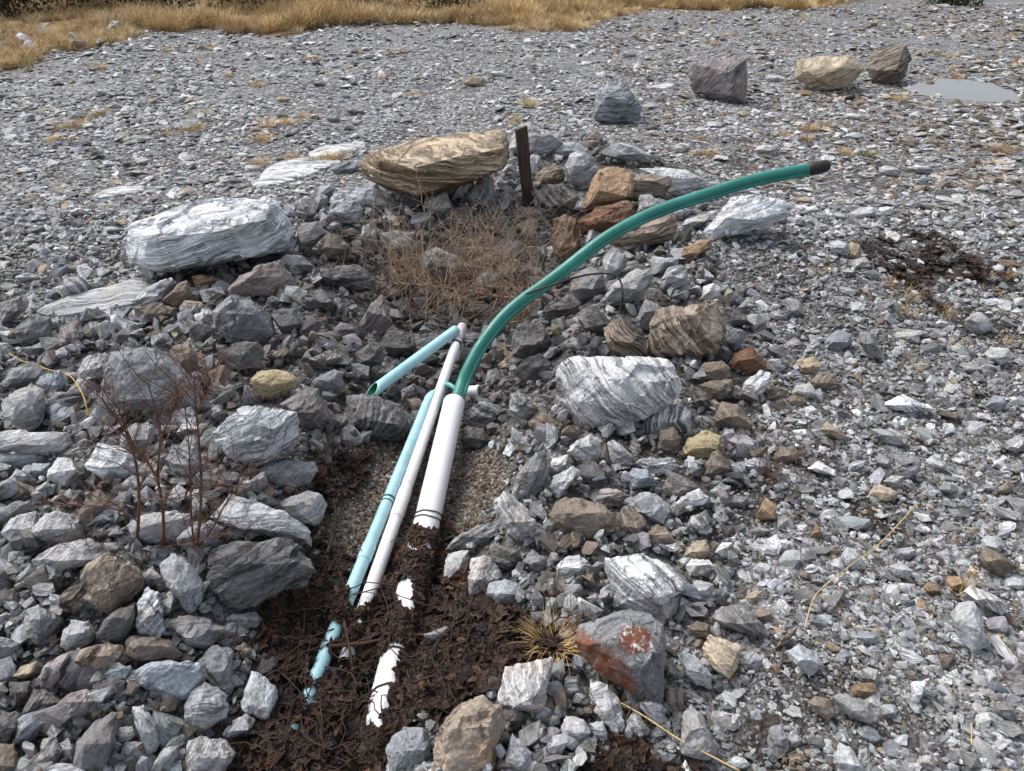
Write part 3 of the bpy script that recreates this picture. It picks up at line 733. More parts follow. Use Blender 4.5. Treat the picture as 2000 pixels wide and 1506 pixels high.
# named shapes, labelled by what they lie next to --------------------------------------------------
TRACED = '''
538,990 560,975 600,958 625,962 638,985 635,1010 615,1030 600,1022 560,1008|L|15|.5
508,915 525,902 580,900 615,903 622,920 605,945 570,955 540,950 512,935|G|30|.3
545,790 570,775 600,755 620,760 635,790 645,825 625,840 595,835 580,810 555,800|D|30|.4
70,750 80,735 118,722 130,745 128,775 108,785 85,782|U|60|.8
0,745 20,720 60,705 88,720 75,740 50,752 10,758|G|30|.6
528,612 545,605 575,602 595,635 580,650 555,657 545,640|D|10|.2
-30,845 40,842 80,840 130,845 140,870 138,890 115,895 90,885 40,878 -30,878|L|-8|.5
-30,885 40,886 90,892 88,905 45,915 -30,905|L|-5|.5
90,930 112,893 140,900 158,925 157,940 125,955 100,935|W|40|.4
165,910 192,865 215,868 245,880 275,905 285,925 260,940 205,940 180,925|W|-20|.5
52,920 65,905 98,905 95,928 65,933|L|10|.3
15,938 32,916 50,920 58,940 40,950|L|30|.3
60,965 78,950 115,945 108,965 70,978|L|20|.4
57,1040 75,1015 105,998 145,1005 170,1022 165,1050 130,1062 85,1060 62,1050|L|10|.3
2,1040 20,1010 70,1000 75,1020 55,1050 25,1063|L|40|.3
-20,1000 30,980 62,976 65,995 30,1015 -20,1030|G|25|.4
152,1010 170,965 195,958 215,975 205,1000 180,1040 168,1035|B|50|.4
245,1025 275,1010 340,998 370,1005 375,1030 350,1055 310,1065 265,1055 250,1040|L|20|.4
57,1095 95,1070 175,1052 200,1065 225,1090 180,1100 120,1115 75,1115|L|18|.8
310,1105 335,1080 365,1090 375,1125 403,1145 400,1165 372,1198 355,1185 330,1155 315,1130|L|60|.3
265,1225 270,1180 290,1145 310,1155 315,1195 325,1235 310,1243 275,1240|W|35|1
185,1245 200,1210 225,1190 265,1175 265,1215 240,1250 205,1253|D|20|.2
325,1215 350,1202 400,1205 435,1230 415,1262 390,1268 355,1250|G|-30|.5
48,1215 55,1190 75,1182 125,1208 100,1240 70,1258 50,1240|G|20|1
245,1250 255,1242 330,1248 357,1278 340,1288 262,1290 243,1278|B|0|.3
141,1295 155,1270 190,1257 235,1258 260,1290 225,1315 190,1320 160,1308|B|25|.9
72,1330 85,1300 145,1270 140,1315 120,1340 105,1355 80,1345|P|25|.9
385,1290 415,1265 450,1268 455,1300 458,1340 445,1360 425,1340 400,1320|G|50|.3
358,1380 370,1350 400,1330 425,1340 450,1375 445,1400 400,1430 370,1425 358,1405|L|-25|.6
425,1225 450,1200 500,1195 515,1210 500,1225 450,1232|G|15|.4
452,1265 475,1255 500,1270 490,1283 470,1290|T|20|.9
430,1435 445,1410 480,1395 500,1405 480,1440 440,1448|L|40|.4
355,1520 370,1450 400,1440 440,1445 460,1470 440,1520|W|40|.6
280,1520 320,1460 350,1455 335,1490 320,1520|L|50|.8
258,1380 280,1378 310,1410 315,1455 290,1485 280,1450 262,1410|L|-60|.5
145,1500 150,1450 185,1410 230,1390 235,1420 215,1460 195,1515 150,1515|D|55|.4
223,1435 235,1420 258,1418 265,1435 250,1452 228,1452|L|0|.2
235,1475 245,1450 278,1450 270,1475 248,1493|W|40|.3
18,1325 40,1300 75,1290 72,1315 45,1328|T|20|.2
18,1332 60,1330 55,1375 25,1385|D|70|.3
42,1395 65,1342 105,1357 125,1367 100,1390 60,1400|D|40|.4
-20,1450 -10,1380 40,1395 30,1430 10,1460|D|20|.4
-20,1520 -10,1455 30,1450 38,1490 30,1520|B|20|.3
70,1500 85,1445 110,1440 125,1465 105,1510|P|10|.6
1000,965 1010,930 1045,885 1065,880 1075,910 1070,950 1030,985 1005,980|G|60|.6
1068,920 1080,895 1110,888 1112,905 1085,930|W|40|.3
1070,955 1080,930 1120,910 1132,920 1110,950 1090,975|L|50|.6
1103,882 1125,862 1155,843 1175,862 1170,900 1155,910 1130,900|L|-40|.4
1155,890 1165,870 1185,865 1192,905 1180,918 1162,905|B|80|.4
1185,865 1200,858 1240,895 1225,912 1195,910|L|-45|.5
1230,905 1250,895 1320,895 1328,910 1310,925 1285,928 1255,915|L|-5|.9
1283,880 1290,840 1315,835 1330,855 1325,885 1300,890|B|0|.3
1255,815 1280,795 1310,785 1340,800 1357,812 1350,842 1320,848 1285,838 1265,855|L|-78|1
1332,890 1340,855 1380,840 1410,850 1405,880 1385,902 1355,900|Y|20|.3
1392,825 1410,785 1440,790 1475,830 1460,840 1430,838 1400,835|B|-30|.8
1365,752 1395,744 1430,742 1435,760 1415,780 1385,782|B|-10|.3
1362,725 1375,708 1410,705 1427,720 1425,738 1395,745 1365,742|B|10|.3
1345,760 1350,750 1375,765 1393,795 1375,800 1355,785|D|-50|.4
1440,775 1455,745 1485,722 1505,728 1505,745 1485,775 1465,783|L|50|1
1230,975 1250,962 1270,960 1305,985 1308,1000 1295,1022 1275,1020 1240,995|L|-40|.15
1162,975 1175,955 1205,953 1228,970 1215,985 1180,993|P|10|.8
1072,1005 1085,980 1105,968 1150,975 1205,1000 1210,1040 1170,1052 1110,1050 1080,1030|B|10|.2
1208,1010 1218,990 1235,985 1265,1020 1250,1055 1225,1055 1208,1035|B|-50|.7
1255,1050 1280,1023 1300,1030 1320,1060 1285,1070 1260,1065|B|20|.6
1315,990 1330,970 1365,955 1385,970 1375,985 1335,1000|W|20|.6
1223,925 1235,915 1265,915 1280,945 1260,950 1230,960|U|0|.4
1293,955 1305,920 1335,930 1370,955 1345,965 1315,975|D|-30|.3
970,985 985,960 1005,970 1045,1015 1060,1055 1045,1062 1005,1055 985,1030|L|-50|.4
1335,1040 1350,1010 1380,995 1388,1015 1370,1040 1345,1045|L|-40|.8
1330,1090 1360,1055 1380,1055 1388,1080 1370,1100 1345,1095|T|-20|.4
1395,1080 1410,1058 1430,1060 1432,1075 1415,1095|W|40|.3
1338,1105 1350,1090 1385,1095 1400,1110 1385,1125 1345,1125|W|10|.3
1348,1145 1360,1132 1395,1140 1395,1170 1370,1178 1355,1165|L|20|.3
1280,1205 1305,1160 1325,1165 1320,1200 1295,1222|L|60|.5
1322,1280 1335,1265 1362,1285 1392,1320 1390,1345 1360,1342 1340,1320|L|-40|.3
1360,1295 1380,1277 1398,1300 1380,1322|L|10|.2
1388,1205 1410,1185 1450,1180 1490,1215 1500,1245 1470,1240 1420,1230|G|-30|.5
1340,1225 1360,1213 1388,1220 1385,1245 1362,1250|B|10|.2
1102,1345 1105,1322 1128,1322 1140,1355 1125,1375 1103,1372|G|0|.7
1147,1350 1152,1325 1185,1338 1205,1370 1222,1410 1225,1440 1195,1432 1165,1390|L|25|.9
1095,1425 1105,1396 1140,1405 1155,1430 1130,1458 1100,1445|W|10|.2
1152,1412 1178,1407 1190,1440 1185,1452 1160,1440|L|20|.4
1223,1410 1242,1387 1270,1430 1250,1445 1228,1435|L|-50|.6
1325,1460 1335,1400 1350,1372 1375,1405 1410,1460 1400,1480 1350,1482 1330,1475|G|60|.3
1298,1375 1305,1340 1335,1345 1335,1385 1310,1393|B|-70|.8
975,1520 1000,1430 1040,1470 1035,1520 985,1520|L|-40|.4
825,1240 870,1222 878,1222 882,1250 855,1265 840,1250|G|20|.4
912,1130 920,1090 945,1083 975,1105 985,1130 955,1155 920,1160|L|70|.4
865,1120 875,1080 915,1075 915,1105 905,1130 865,1140|L|30|.5
868,1075 885,1055 930,1025 975,1020 978,1040 950,1065 910,1075|G|30|.9
950,1085 965,1060 1015,1075 1020,1100 990,1115 960,1110|D|-10|.6
1020,1095 1040,1075 1070,1090 1070,1110 1045,1120|G|0|.2
905,820 925,790 950,783 990,800 985,825 960,845 930,840|G|-20|.8
900,860 912,832 945,838 955,860 935,877 905,875|D|20|.3
1102,330 1112,300 1135,291 1160,310 1168,330 1150,360 1140,380 1115,360|L|20|.6
1037,375 1070,362 1100,360 1130,385 1137,405 1115,425 1085,420 1055,405|D|-40|.9
995,420 1020,402 1055,408 1065,430 1045,440 1005,437|B|10|.4
1007,440 1035,425 1050,428 1050,460 1035,480 1025,465|T|60|.5
1043,345 1070,320 1095,325 1105,350 1085,365 1045,368|B|20|.6
1175,300 1195,280 1230,278 1275,305 1270,318 1225,318 1190,308|L|-15|.6
1065,295 1090,280 1130,278 1150,292 1100,310|L|10|.5
1175,475 1200,450 1260,425 1310,420 1325,440 1315,465 1270,480 1220,490|B|20|.9
1143,480 1148,445 1160,440 1180,460 1165,485|L|60|.8
1245,415 1250,382 1268,378 1293,395 1275,412 1255,418|L|70|.5
1178,530 1180,500 1195,483 1222,495 1225,520 1210,540 1190,555 1180,545|L|50|.4
1172,590 1195,555 1240,530 1270,525 1280,545 1260,575 1225,597 1185,600|L|40|.5
1112,570 1120,535 1155,518 1178,535 1185,560 1165,585 1130,590|G|10|.4
1060,610 1075,590 1110,578 1133,595 1130,615 1090,630 1065,625|D|10|.6
1240,630 1260,585 1285,592 1300,605 1270,650 1245,640|G|50|.4
1178,640 1200,625 1215,618 1260,650 1265,690 1230,700 1200,690 1185,670|B|-35|.9
1000,660 1010,640 1030,627 1065,640 1075,665 1070,685 1030,700 1000,695|D|30|.3
1332,440 1340,428 1400,412 1410,425 1370,440 1345,448|L|15|.5
1330,500 1335,485 1370,470 1390,465 1392,480 1365,500 1340,518|O|30|.5
1265,510 1275,502 1325,505 1325,520 1295,530 1270,520|L|0|.4
1365,585 1375,560 1395,550 1408,565 1405,580 1385,590|W|40|.3
1423,710 1435,690 1470,675 1490,700 1500,720 1460,730 1430,722|R|20|.5
1415,660 1430,640 1450,645 1450,670 1435,690 1418,675|G|60|.3
1412,605 1425,600 1470,625 1470,637 1430,635|D|-20|.3
645,395 660,370 690,358 735,358 760,380 772,405 740,412 690,408|L|-12|.6
643,415 650,395 668,387 700,395 710,410 700,440 670,437 650,430|L|20|.4
618,385 622,365 645,358 660,365 645,385 630,395|L|30|.3
868,365 885,335 908,322 922,340 930,365 910,385 885,390|L|62|.9
910,385 935,370 945,335 965,350 968,380 950,415 925,405|U|60|.8
697,480 708,440 725,437 740,450 735,490 715,500|G|70|.8
733,490 740,455 770,450 810,452 815,475 800,505 765,510|G|-40|.6
575,465 590,435 620,432 640,455 610,485 585,495|G|20|.3
615,495 640,455 660,460 685,480 670,505 640,508|B|40|.6
545,510 560,497 590,498 612,520 605,535 570,535|G|-10|.4
612,540 630,522 700,518 730,540 735,570 690,572 640,560|D|10|.8
797,440 805,420 830,412 848,425 840,445 815,450|U|20|.4
815,515 830,490 850,483 890,500 925,520 900,550 850,560 820,545|G|-20|.6
700,640 720,600 745,575 760,600 765,635 745,655 715,650|P|40|.7
735,680 755,645 790,645 815,668 810,690 775,700 745,690|D|-15|.8
650,645 665,628 690,635 702,655 685,668 660,665|D|20|.2
600,575 625,560 650,580 660,600 640,610 615,595|D|-40|.5
725,745 740,720 775,700 783,705 770,730 745,755|D|30|.5
30,70 40,63 58,72 66,90 50,91|W|-40|.3
1853,1200 1870,1175 1900,1175 1920,1215 1935,1260 1900,1268 1870,1240|L|70|.3
1885,1155 1895,1143 1945,1165 1970,1185 1955,1200 1920,1185|W|-30|.7
1535,1270 1560,1258 1595,1275 1608,1300 1580,1322 1560,1300|L|-30|.2
1627,1362 1650,1355 1700,1375 1718,1400 1700,1415 1660,1400|G|-25|.3
1575,1370 1590,1358 1620,1365 1632,1395 1618,1410 1590,1390|B|30|.3
1500,1480 1500,1420 1525,1414 1545,1455 1530,1480|G|30|.2
1625,1490 1640,1450 1665,1462 1690,1515 1640,1515|L|-60|.4
1778,1380 1780,1330 1815,1325 1800,1360 1788,1380|W|10|.5
1910,1090 1925,1070 1960,1085 1990,1110 1960,1125 1920,1110|B|-30|.3
1735,1105 1760,1098 1785,1115 1775,1130 1745,1128|L|20|.3
1717,790 1745,778 1765,772 1800,790 1830,800 1780,808 1740,800|W|-30|.9
1922,690 1935,678 1970,680 1978,702 1955,715 1930,705|L|20|.3
1673,665 1680,648 1700,650 1720,680 1725,705 1700,695|G|-60|.4
1617,482 1620,470 1655,472 1655,498 1630,497|L|10|.8
1655,480 1662,471 1680,478 1684,515 1660,505|T|70|.4
1475,1010 1495,972 1515,985 1515,1015 1480,1017|O|-50|.5
1582,1050 1592,1020 1603,1030 1606,1050 1592,1053|O|40|.3
1600,840 1615,823 1640,840 1653,855 1640,862 1612,850|T|-35|.4
1750,925 1795,905 1800,915 1775,938 1760,935|U|40|.6
1725,940 1740,928 1765,930 1765,950 1742,957|L|40|.4
1575,915 1600,900 1630,918 1632,930 1595,922|W|-20|.6
1700,838 1735,838 1770,855 1775,870 1735,868 1710,852|G|-20|.5
1545,770 1552,752 1585,750 1600,770 1575,780|L|10|.2
1555,705 1560,702 1590,697 1604,715 1590,730 1565,728|T|10|.4
1580,745 1600,727 1630,730 1637,750 1610,762 1590,758|B|20|.2
1512,1270 1530,1245 1560,1220 1540,1255|B|40|.8
1365,640 1375,620 1392,628 1388,650 1372,655|L|20|.4
440,1045 450,1030 470,1030 478,1045 460,1055|L|20|.2
260,600 300,590 345,600 350,625 300,630 265,615|B|10|.3
310,590 345,555 370,545 378,585 350,600|B|40|.3
255,590 280,565 335,540 345,552 320,585 290,600|L|35|1
350,600 360,587 395,590 400,610 355,613|T|0|.4
115,565 125,545 160,540 175,555 165,578 130,580|L|-60|.9
0,620 5,590 40,578 55,600 30,625 0,630|G|30|.9
115,680 115,640 155,622 165,655 145,672 128,690|P|60|.4
40,680 90,668 120,662 127,685 80,690 55,695|G|5|.3
330,700 335,675 370,668 385,700 392,735 370,745 345,720|B|70|.3
395,700 415,690 425,725 415,750 395,745|G|70|.4
375,540 395,535 430,545 428,560 385,568|O|10|.4
'''
for ln in TRACED.strip().splitlines():
    a, ky, an, bd = ln.split('|')
    an = float(an); bd = float(bd)
    add_rock(pts_of(a), ky, an, bd, rough=random.uniform(0.035, 0.06), strata=0.02 if bd > 0.7 else 0.0)


def add_flat(outline, key, thick, label, short=None, dim=1.0, band=0.8, ang=15):
    """a slab of bedrock lying level in the ground"""
    top = []
    pg = np.array(outline, float)
    c = pg.mean(0)
    P = [Vector(hit(u, v)) for u, v in outline]
    C = sum(P, Vector()) / len(P)
    pts = []
    for p in P:
        pts.append(p + Vector((0, 0, -0.15))); pts.append(C + (p - C) * 1.0 + Vector((0, 0, thick * 0.45)))
        pts.append(C + (p - C) * 0.8 + Vector((0, 0, thick * random.uniform(0.8, 1.15))))
    a = R(ang)
    M3 = Matrix.Rotation(a, 3, 'Z') @ Matrix.Rotation(R(75), 3, 'X')
    bm = rock_mesh([M3.transposed() @ (p - C) for p in pts], 0.035, 0.012, 0.008, len(ROCKS) + 3, 0.8)
    me = bpy.data.meshes.new('bedrock_slab')
    bm.to_mesh(me); bm.free()
    me.materials.append(M_STONE)
    o = bpy.data.objects.new('bedrock_slab', me)
    COL.objects.link(o)
    o.matrix_world = Matrix.Translation(C) @ M3.to_4x4()
    tn = TINT[key]
    o.color = (tn[0] * dim, tn[1] * dim, tn[2] * dim, band)
    w, h = pg.max(0) - pg.min(0)
    ROCKS.append(dict(o=o, c=c, w=w, h=h, key=key, band=band, label=label, short=short, outline=outline, big=False, t=C.length))


add_flat(pts_of('490,362 530,322 600,309 660,311 668,318 570,355 500,368'), 'W', 0.02, 'white bedrock slab showing flush in the gravel left of the brown layered slab', 'white bedrock slab', 1.0)
add_flat(pts_of('600,303 640,288 712,280 715,288 660,307 610,309'), 'W', 0.03, 'narrow white bedrock ledge just beyond the flush white bedrock slab', None, 1.05)
add_flat(pts_of('180,385 220,368 285,364 280,375 200,388'), 'W', 0.02, 'small white bedrock patch in dark gravel above the long pale block', None, 1.0)
add_flat(pts_of('70,612 130,590 200,575 280,545 300,560 290,590 200,610 100,622'), 'L', 0.03, 'smooth streaked bedrock slab left of and below the long pale block', None, 0.95)
add_flat(pts_of('1262,172 1300,163 1322,166 1300,174'), 'W', 0.02, 'thin white bedrock patch beside the purple squared boulder', None, 1.0)

# further single rocks between the drawn ones ------------------------------------------------------
MASK = np.zeros((377, 500), bool)
GU, GV = np.meshgrid(np.arange(500) * 4 + 2, np.arange(377) * 4 + 2)


def stamp(poly):
    pg = np.array(poly)
    x0, y0 = np.floor(pg.min(0) / 4).astype(int); x1, y1 = np.ceil(pg.max(0) / 4).astype(int)
    x0, y0 = max(x0, 0), max(y0, 0); x1, y1 = min(x1, 499), min(y1, 376)
    if x1 <= x0 or y1 <= y0:
        return None
    sl = (slice(y0, y1 + 1), slice(x0, x1 + 1))
    return sl, inpoly(GU[sl], GV[sl], poly)


for r_ in ROCKS:
    q = stamp(r_['outline'])
    if q:
        MASK[q[0]] |= q[1]
ROCKMASK = MASK.copy()
PIPE_PX = [((887, 783), (722, 1506), 34), ((903, 635), (675, 1290), 18), ((841, 765), (575, 1430), 18), ((895, 640), (722, 770), 18)]
for (a, b_, wd) in PIPE_PX:
    a = np.array(a, float); b_ = np.array(b_, float); ab = b_ - a
    tt = np.clip(((GU - a[0]) * ab[0] + (GV - a[1]) * ab[1]) / (ab @ ab), 0, 1)
    MASK |= np.hypot(GU - a[0] - tt * ab[0], GV - a[1] - tt * ab[1]) < wd
for zp in (Z_LITTER, Z_PEA, Z_GRASS, Z_PUDDLE, Z_LITTER2):
    MASK |= inpoly(GU, GV, zp)


def auto_rock(u, v, s, asp, rot, key, band, **kw):
    n = random.choice((6, 7, 8))
    poly = []
    for i in range(n):
        a = 2 * math.pi * (i + random.uniform(-0.3, 0.3)) / n
        rr = random.uniform(0.82, 1.12)
        x, y = math.cos(a) * s * 0.5 * rr, math.sin(a) * s * 0.5 * asp * rr
        poly.append((u + x * math.cos(rot) - y * math.sin(rot), v + x * math.sin(rot) + y * math.cos(rot)))
    q = stamp(poly)
    if not q or q[1].sum() == 0:
        return False
    if (MASK[q[0]] & q[1]).sum() > 0.13 * q[1].sum():
        return False
    MASK[q[0]] |= q[1]
    ROCKMASK[q[0]] |= q[1]
    add_rock(poly, key, math.degrees(-rot) + random.uniform(-25, 25), band, rough=random.uniform(0.035, 0.06), **kw)
    return True


def pick(s):
    return random.choice(s)


N_MAX = 312
n_auto = {'pile': 0, 'right': 0, 'far': 0}
quota = {'pile': 75, 'right': 32, 'far': 40}
tries = 0
while len(ROCKS) < N_MAX and tries < 14000:
    tries += 1
    u, v = random.uniform(5, 1995), random.uniform(100, 1495)
    fr_ = tries / 14000
    pile = bool(inpoly(u, v, Z_PILE)); pit = bool(inpoly(u, v, Z_PIT))
    zone = 'pile' if pile else ('far' if v < 460 or (u < 300 and v < 640) else 'right')
    if n_auto[zone] >= quota[zone]:
        continue
    if pile:
        s = random.uniform(64, 100) * (1 - 0.45 * fr_)
        if v < 480:
            s *= 0.8
        key = pick('DDDDGGBBPD') if pit else pick('LLLGGGWBUDPL')
        asp = random.uniform(0.6, 0.95); rot = random.uniform(-0.8, 0.8)
    elif zone == 'far':
        s = random.uniform(30, 62) * (0.55 + v / 900)
        key = pick('WWLLLLGUT'); asp = random.uniform(0.32, 0.5); rot = random.uniform(-0.15, 0.15)
    else:
        s = random.uniform(40, 62); key = pick('LLLGGGWUBTO'); asp = random.uniform(0.5, 0.8); rot = random.uniform(-0.5, 0.7)
    if auto_rock(u, v, s, asp, rot, key, random.choice((0.2, 0.4, 0.6, 0.9)), lift=0.42 if pile else 0.3):
        n_auto[zone] += 1

# ---------------------------------------------------------------- scatter (geometry nodes, only for what nobody could count)
def hidden_collection(name, objs):
    c = bpy.data.collections.new(name)
    for o in objs:
        c.objects.link(o)
    return c


def scatter(name, pts, rot, scl, tint, idx, coll, label):
    n = len(pts)
    me = bpy.data.meshes.new(name)
    me.vertices.add(n)
    me.vertices.foreach_set('co', np.asarray(pts, np.float32).ravel())
    for nm, typ, arr, fld in (('rot', 'FLOAT_VECTOR', rot, 'vector'), ('scl', 'FLOAT_VECTOR', scl, 'vector'), ('tint', 'FLOAT_COLOR', tint, 'color'), ('idx', 'INT', idx, 'value')):
        at = me.attributes.new(nm, typ, 'POINT')
        at.data.foreach_set(fld, np.asarray(arr, np.int32 if typ == 'INT' else np.float32).ravel())
    me.update()
    o = bpy.data.objects.new(name, me)
    COL.objects.link(o)
    g = bpy.data.node_groups.new(name + '_nodes', 'GeometryNodeTree')
    g.interface.new_socket('Geometry', in_out='INPUT', socket_type='NodeSocketGeometry')
    g.interface.new_socket('Geometry', in_out='OUTPUT', socket_type='NodeSocketGeometry')
    N = g.nodes
    gi, go = N.new('NodeGroupInput'), N.new('NodeGroupOutput')
    iop = N.new('GeometryNodeInstanceOnPoints')
    ci = N.new('GeometryNodeCollectionInfo')
    ci.inputs['Collection'].default_value = coll
    ci.inputs['Separate Children'].default_value = True
    ci.inputs['Reset Children'].default_value = True

    def na(nm, typ):
        a = N.new('GeometryNodeInputNamedAttribute'); a.data_type = typ; a.inputs['Name'].default_value = nm
        return a.outputs[0]
    e2r = N.new('FunctionNodeEulerToRotation')
    L = g.links
    L.new(na('rot', 'FLOAT_VECTOR'), e2r.inputs[0])
    L.new(gi.outputs[0], iop.inputs['Points'])
    L.new(ci.outputs[0], iop.inputs['Instance'])
    iop.inputs['Pick Instance'].default_value = True
    L.new(na('idx', 'INT'), iop.inputs['Instance Index'])
    L.new(e2r.outputs[0], iop.inputs['Rotation'])
    L.new(na('scl', 'FLOAT_VECTOR'), iop.inputs['Scale'])
    L.new(iop.outputs[0], go.inputs[0])
    md = o.modifiers.new('scatter', 'NODES')
    md.node_group = g
    return tag(o, label, None, None, 'stuff')


def proto_stones(n, rounded=0.0, tris=0.30):
    out = []
    for i in range(n):
        rr = random.Random(900 + i + int(rounded * 100))
        pts = []
        for _ in range(26 if rounded else rr.choice((10, 12, 14))):
            p = Vector((rr.gauss(0, 1), rr.gauss(0, 1), rr.gauss(0, 1))).normalized()
            if not rounded:
                m_ = max(abs(p.x), abs(p.y), abs(p.z))
                p = p * (0.55 + 0.45 / (m_ + 0.3))
            pts.append(p * rr.uniform(0.42, 0.55))
        bm = rock_mesh(pts, tris, 0.05, 0.02 if i % 2 else 0, i + 60 + int(rounded * 9), 1.0, 2 if rounded else 0)
        me = bpy.data.meshes.new('stone_shape')
        bm.to_mesh(me); bm.free()
        me.materials.append(M_LOOSE)
        if rounded:
            me.polygons.foreach_set('use_smooth', np.ones(len(me.polygons), bool))
        out.append(bpy.data.objects.new('stone_shape', me))
    return out


STONES = hidden_collection('stone_shapes', proto_stones(18))
PEBBLES = hidden_collection('pebble_shapes', proto_stones(8, 1.0))

PAL = {k_: np.array(v_) for k_, v_ in TINT.items()}


def tints(keys, weights, n, spread=0.18):
    ks = list(keys)
    p = np.array(weights, float); p /= p.sum()
    ix = rng.choice(len(ks), n, p=p)
    c = np.array([PAL[k_] for k_ in ks])[ix]
    c = c * np.exp(rng.normal(0, spread, (n, 1))) * (1 + rng.normal(0, 0.025, (n, 3)))
    return np.concatenate([np.clip(c, 0.02, 0.62), rng.uniform(0.1, 0.9, (n, 1))], 1)


def in_rock(u, v, grow=0):
    M_ = ROCKMASK
    for _ in range(grow):
        M_ = M_ | np.roll(M_, 1, 0) | np.roll(M_, -1, 0) | np.roll(M_, 1, 1) | np.roll(M_, -1, 1)
    iu = (u / 4).astype(int); iv = (v / 4).astype(int)
    ok = (iu >= 0) & (iu < 500) & (iv >= 0) & (iv < 377)
    r_ = np.zeros(u.shape, bool)
    r_[ok] = M_[iv[ok], iu[ok]]
    return r_


def nz(x, y, s):
    return np.array([mnoise.fractal((a * s, b_ * s, 4.2), 0.8, 2.0, 3) for a, b_ in zip(x, y)])


def sample_px(n, u0=-350, u1=2350, v0=8, v1=1800):
    u = rng.uniform(u0, u1, n); v = rng.uniform(v0, v1, n)
    P = hit(u, v)
    return u, v, P, np.linalg.norm(P - np.array([0, 0, CAMZ]), axis=1)


def eul(n, tilt):
    r_ = rng.normal(0, 1, (n, 3)) * np.asarray(tilt).reshape(-1, 1)
    r_[:, 2] = rng.uniform(0, 2 * math.pi, n)
    return r_


ALL = []


def put(P, d, px, flat, tilt, tint, lift=0.2, cap=(0.006, 0.2), mask=None):
    n = len(P)
    s = np.clip(px * d / F, *cap)
    sx = s * rng.uniform(0.85, 1.3, n); sy = s * rng.uniform(0.65, 1.0, n); sz = s * flat * rng.uniform(0.75, 1.25, n)
    Q = P.copy(); Q[:, 2] += sz * lift
    ALL.append((Q, eul(n, tilt), np.stack([sx, sy, sz], 1), tint, rng.integers(0, 18, n)))


# heaps: fist-sized and larger stones piled round the trench
def heap(n, lo, hi, keys_, w_, keysp, wp, z):
    u, v, P, d = sample_px(n, -350, 1700, 250, 1750)
    pile = inpoly(u, v, Z_PILE); pit = inpoly(u, v, Z_PIT)
    k_ = pile & ~in_rock(u, v, int(hi / 24)) & ~inpoly(u, v, Z_LITTER) & ~inpoly(u, v, Z_PEA)
    u, v, P, d, pit = u[k_], v[k_], P[k_], d[k_], pit[k_]
    m = len(u)
    t1 = tints(keys_, w_, m); t2 = tints(keysp, wp, m)
    t = np.where(pit[:, None], t2, t1)
    px = lo * (hi / lo) ** rng.beta(1.1, 1.8, m)
    P[:, 2] += rng.uniform(0, z, m)
    put(P, d, px, 0.62, rng.uniform(0.3, 0.9, m), t, 0.1, (0.01, 0.16))


heap(4200, 40, 78, 'LLGWBDU', [5, 3, 5, 2, 2, 3, 1], 'DGBPL', [5, 6, 2, 2, .6], 0.04)
heap(7500, 24, 46, 'LLGWBDU', [5, 3, 5, 2, 2, 3, 1], 'DGBPR', [6, 4, 2, 2, .3], 0.05)
heap(20000, 12, 28, 'LGWBDTO', [6, 5, 2, 2, 3, .6, .3], 'DGBPO', [6, 4, 2.5, 2, .3], 0.035)
heap(20000, 6, 14, 'LGWBDTO', [5, 5, 2, 3, 4, .8, .4], 'DGBPO', [7, 3, 3, 2, .4], 0.01)

# open gravel, near right and far field
def field(n, lo, hi, bias, keys_, w_, dens, v0=8, v1=1800, flat=0.5, tilt=0.22, spread=0.2):
    u, v, P, d = sample_px(n, v0=v0, v1=v1)
    k_ = ~inpoly(u, v, Z_PILE) & ~in_rock(u, v, int(hi / 24)) & ~inpoly(u, v, Z_LITTER) & ~inpoly(u, v, Z_PEA) & ~inpoly(u, v, Z_GRASS) & ~(inpoly(u, v, Z_PUDDLE_IN) & (rng.random(n) < 0.985))
    k_ &= ~(inpoly(u, v, Z_LITTER2) & (rng.random(n) < 0.45)) & ~(inpoly(u, v, Z_HUMUS) & (rng.random(n) < 0.35))
    k_ &= P[:, 1] < np.where(u > 1600, 45, 27)
    u, v, P, d = u[k_], v[k_], P[k_], d[k_]
    g = nz(P[:, 0], P[:, 1], 0.55)
    k_ = rng.random(len(u)) < np.clip(dens + 0.75 * g, 0.05, 1)
    k_ = k_ & ~((humus(P[:, 0], P[:, 1]) > 0.5) & (rng.random(len(u)) < 0.6))
    u, v, P, d = u[k_], v[k_], P[k_], d[k_]
    m = len(u)
    px = lo * (hi / lo) ** rng.beta(1.0, bias, m)
    px *= np.clip(0.70 + v / 1200, 0.7, 1.15)
    tn = tints(keys_, w_, m, spread)
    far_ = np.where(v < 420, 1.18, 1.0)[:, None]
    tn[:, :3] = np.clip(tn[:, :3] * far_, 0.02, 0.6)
    br = (u > 1150) & (v < 380) & (rng.random(m) < 0.22 + 0.2 * (u > 1650))      # iron-brown stones lie at the back right
    tn[br] = tints('BTO', [4, 3, 1], int(br.sum()), 0.25)
    put(P, d, px, np.where(v > 420, flat, flat * 0.62), np.full(m, tilt) * np.where(v > 500, 1.7, 0.8), tn, 0.3, (0.005, 0.24))


field(4200, 24, 50, 2.4, 'LWGUBTDO', [7, 5, 4, 1.2, .9, .4, .8, .15], 0.45)
field(34000, 12, 26, 2.0, 'LWGUBTDO', [7, 6, 4, 1.2, 1.0, .5, 1.0, .2], 0.6, spread=0.25)
field(24000, 8, 30, 2.0, 'LWGUBTD', [7, 6, 4, 1.0, 1.0, .5, .8], 0.55, v1=470, flat=0.6, spread=0.22)
field(110000, 6, 13, 1.5, 'LWGUBTDO', [5, 4.5, 5.5, 0.8, 2.6, 1.3, 3, .45], 0.8, spread=0.34)
field(120000, 3.5, 8, 1.3, 'LWGBTDO', [4.5, 4, 5, 2.6, .8, 4.5, .3], 0.95, v0=250, flat=0.65, tilt=0.5, spread=0.35)

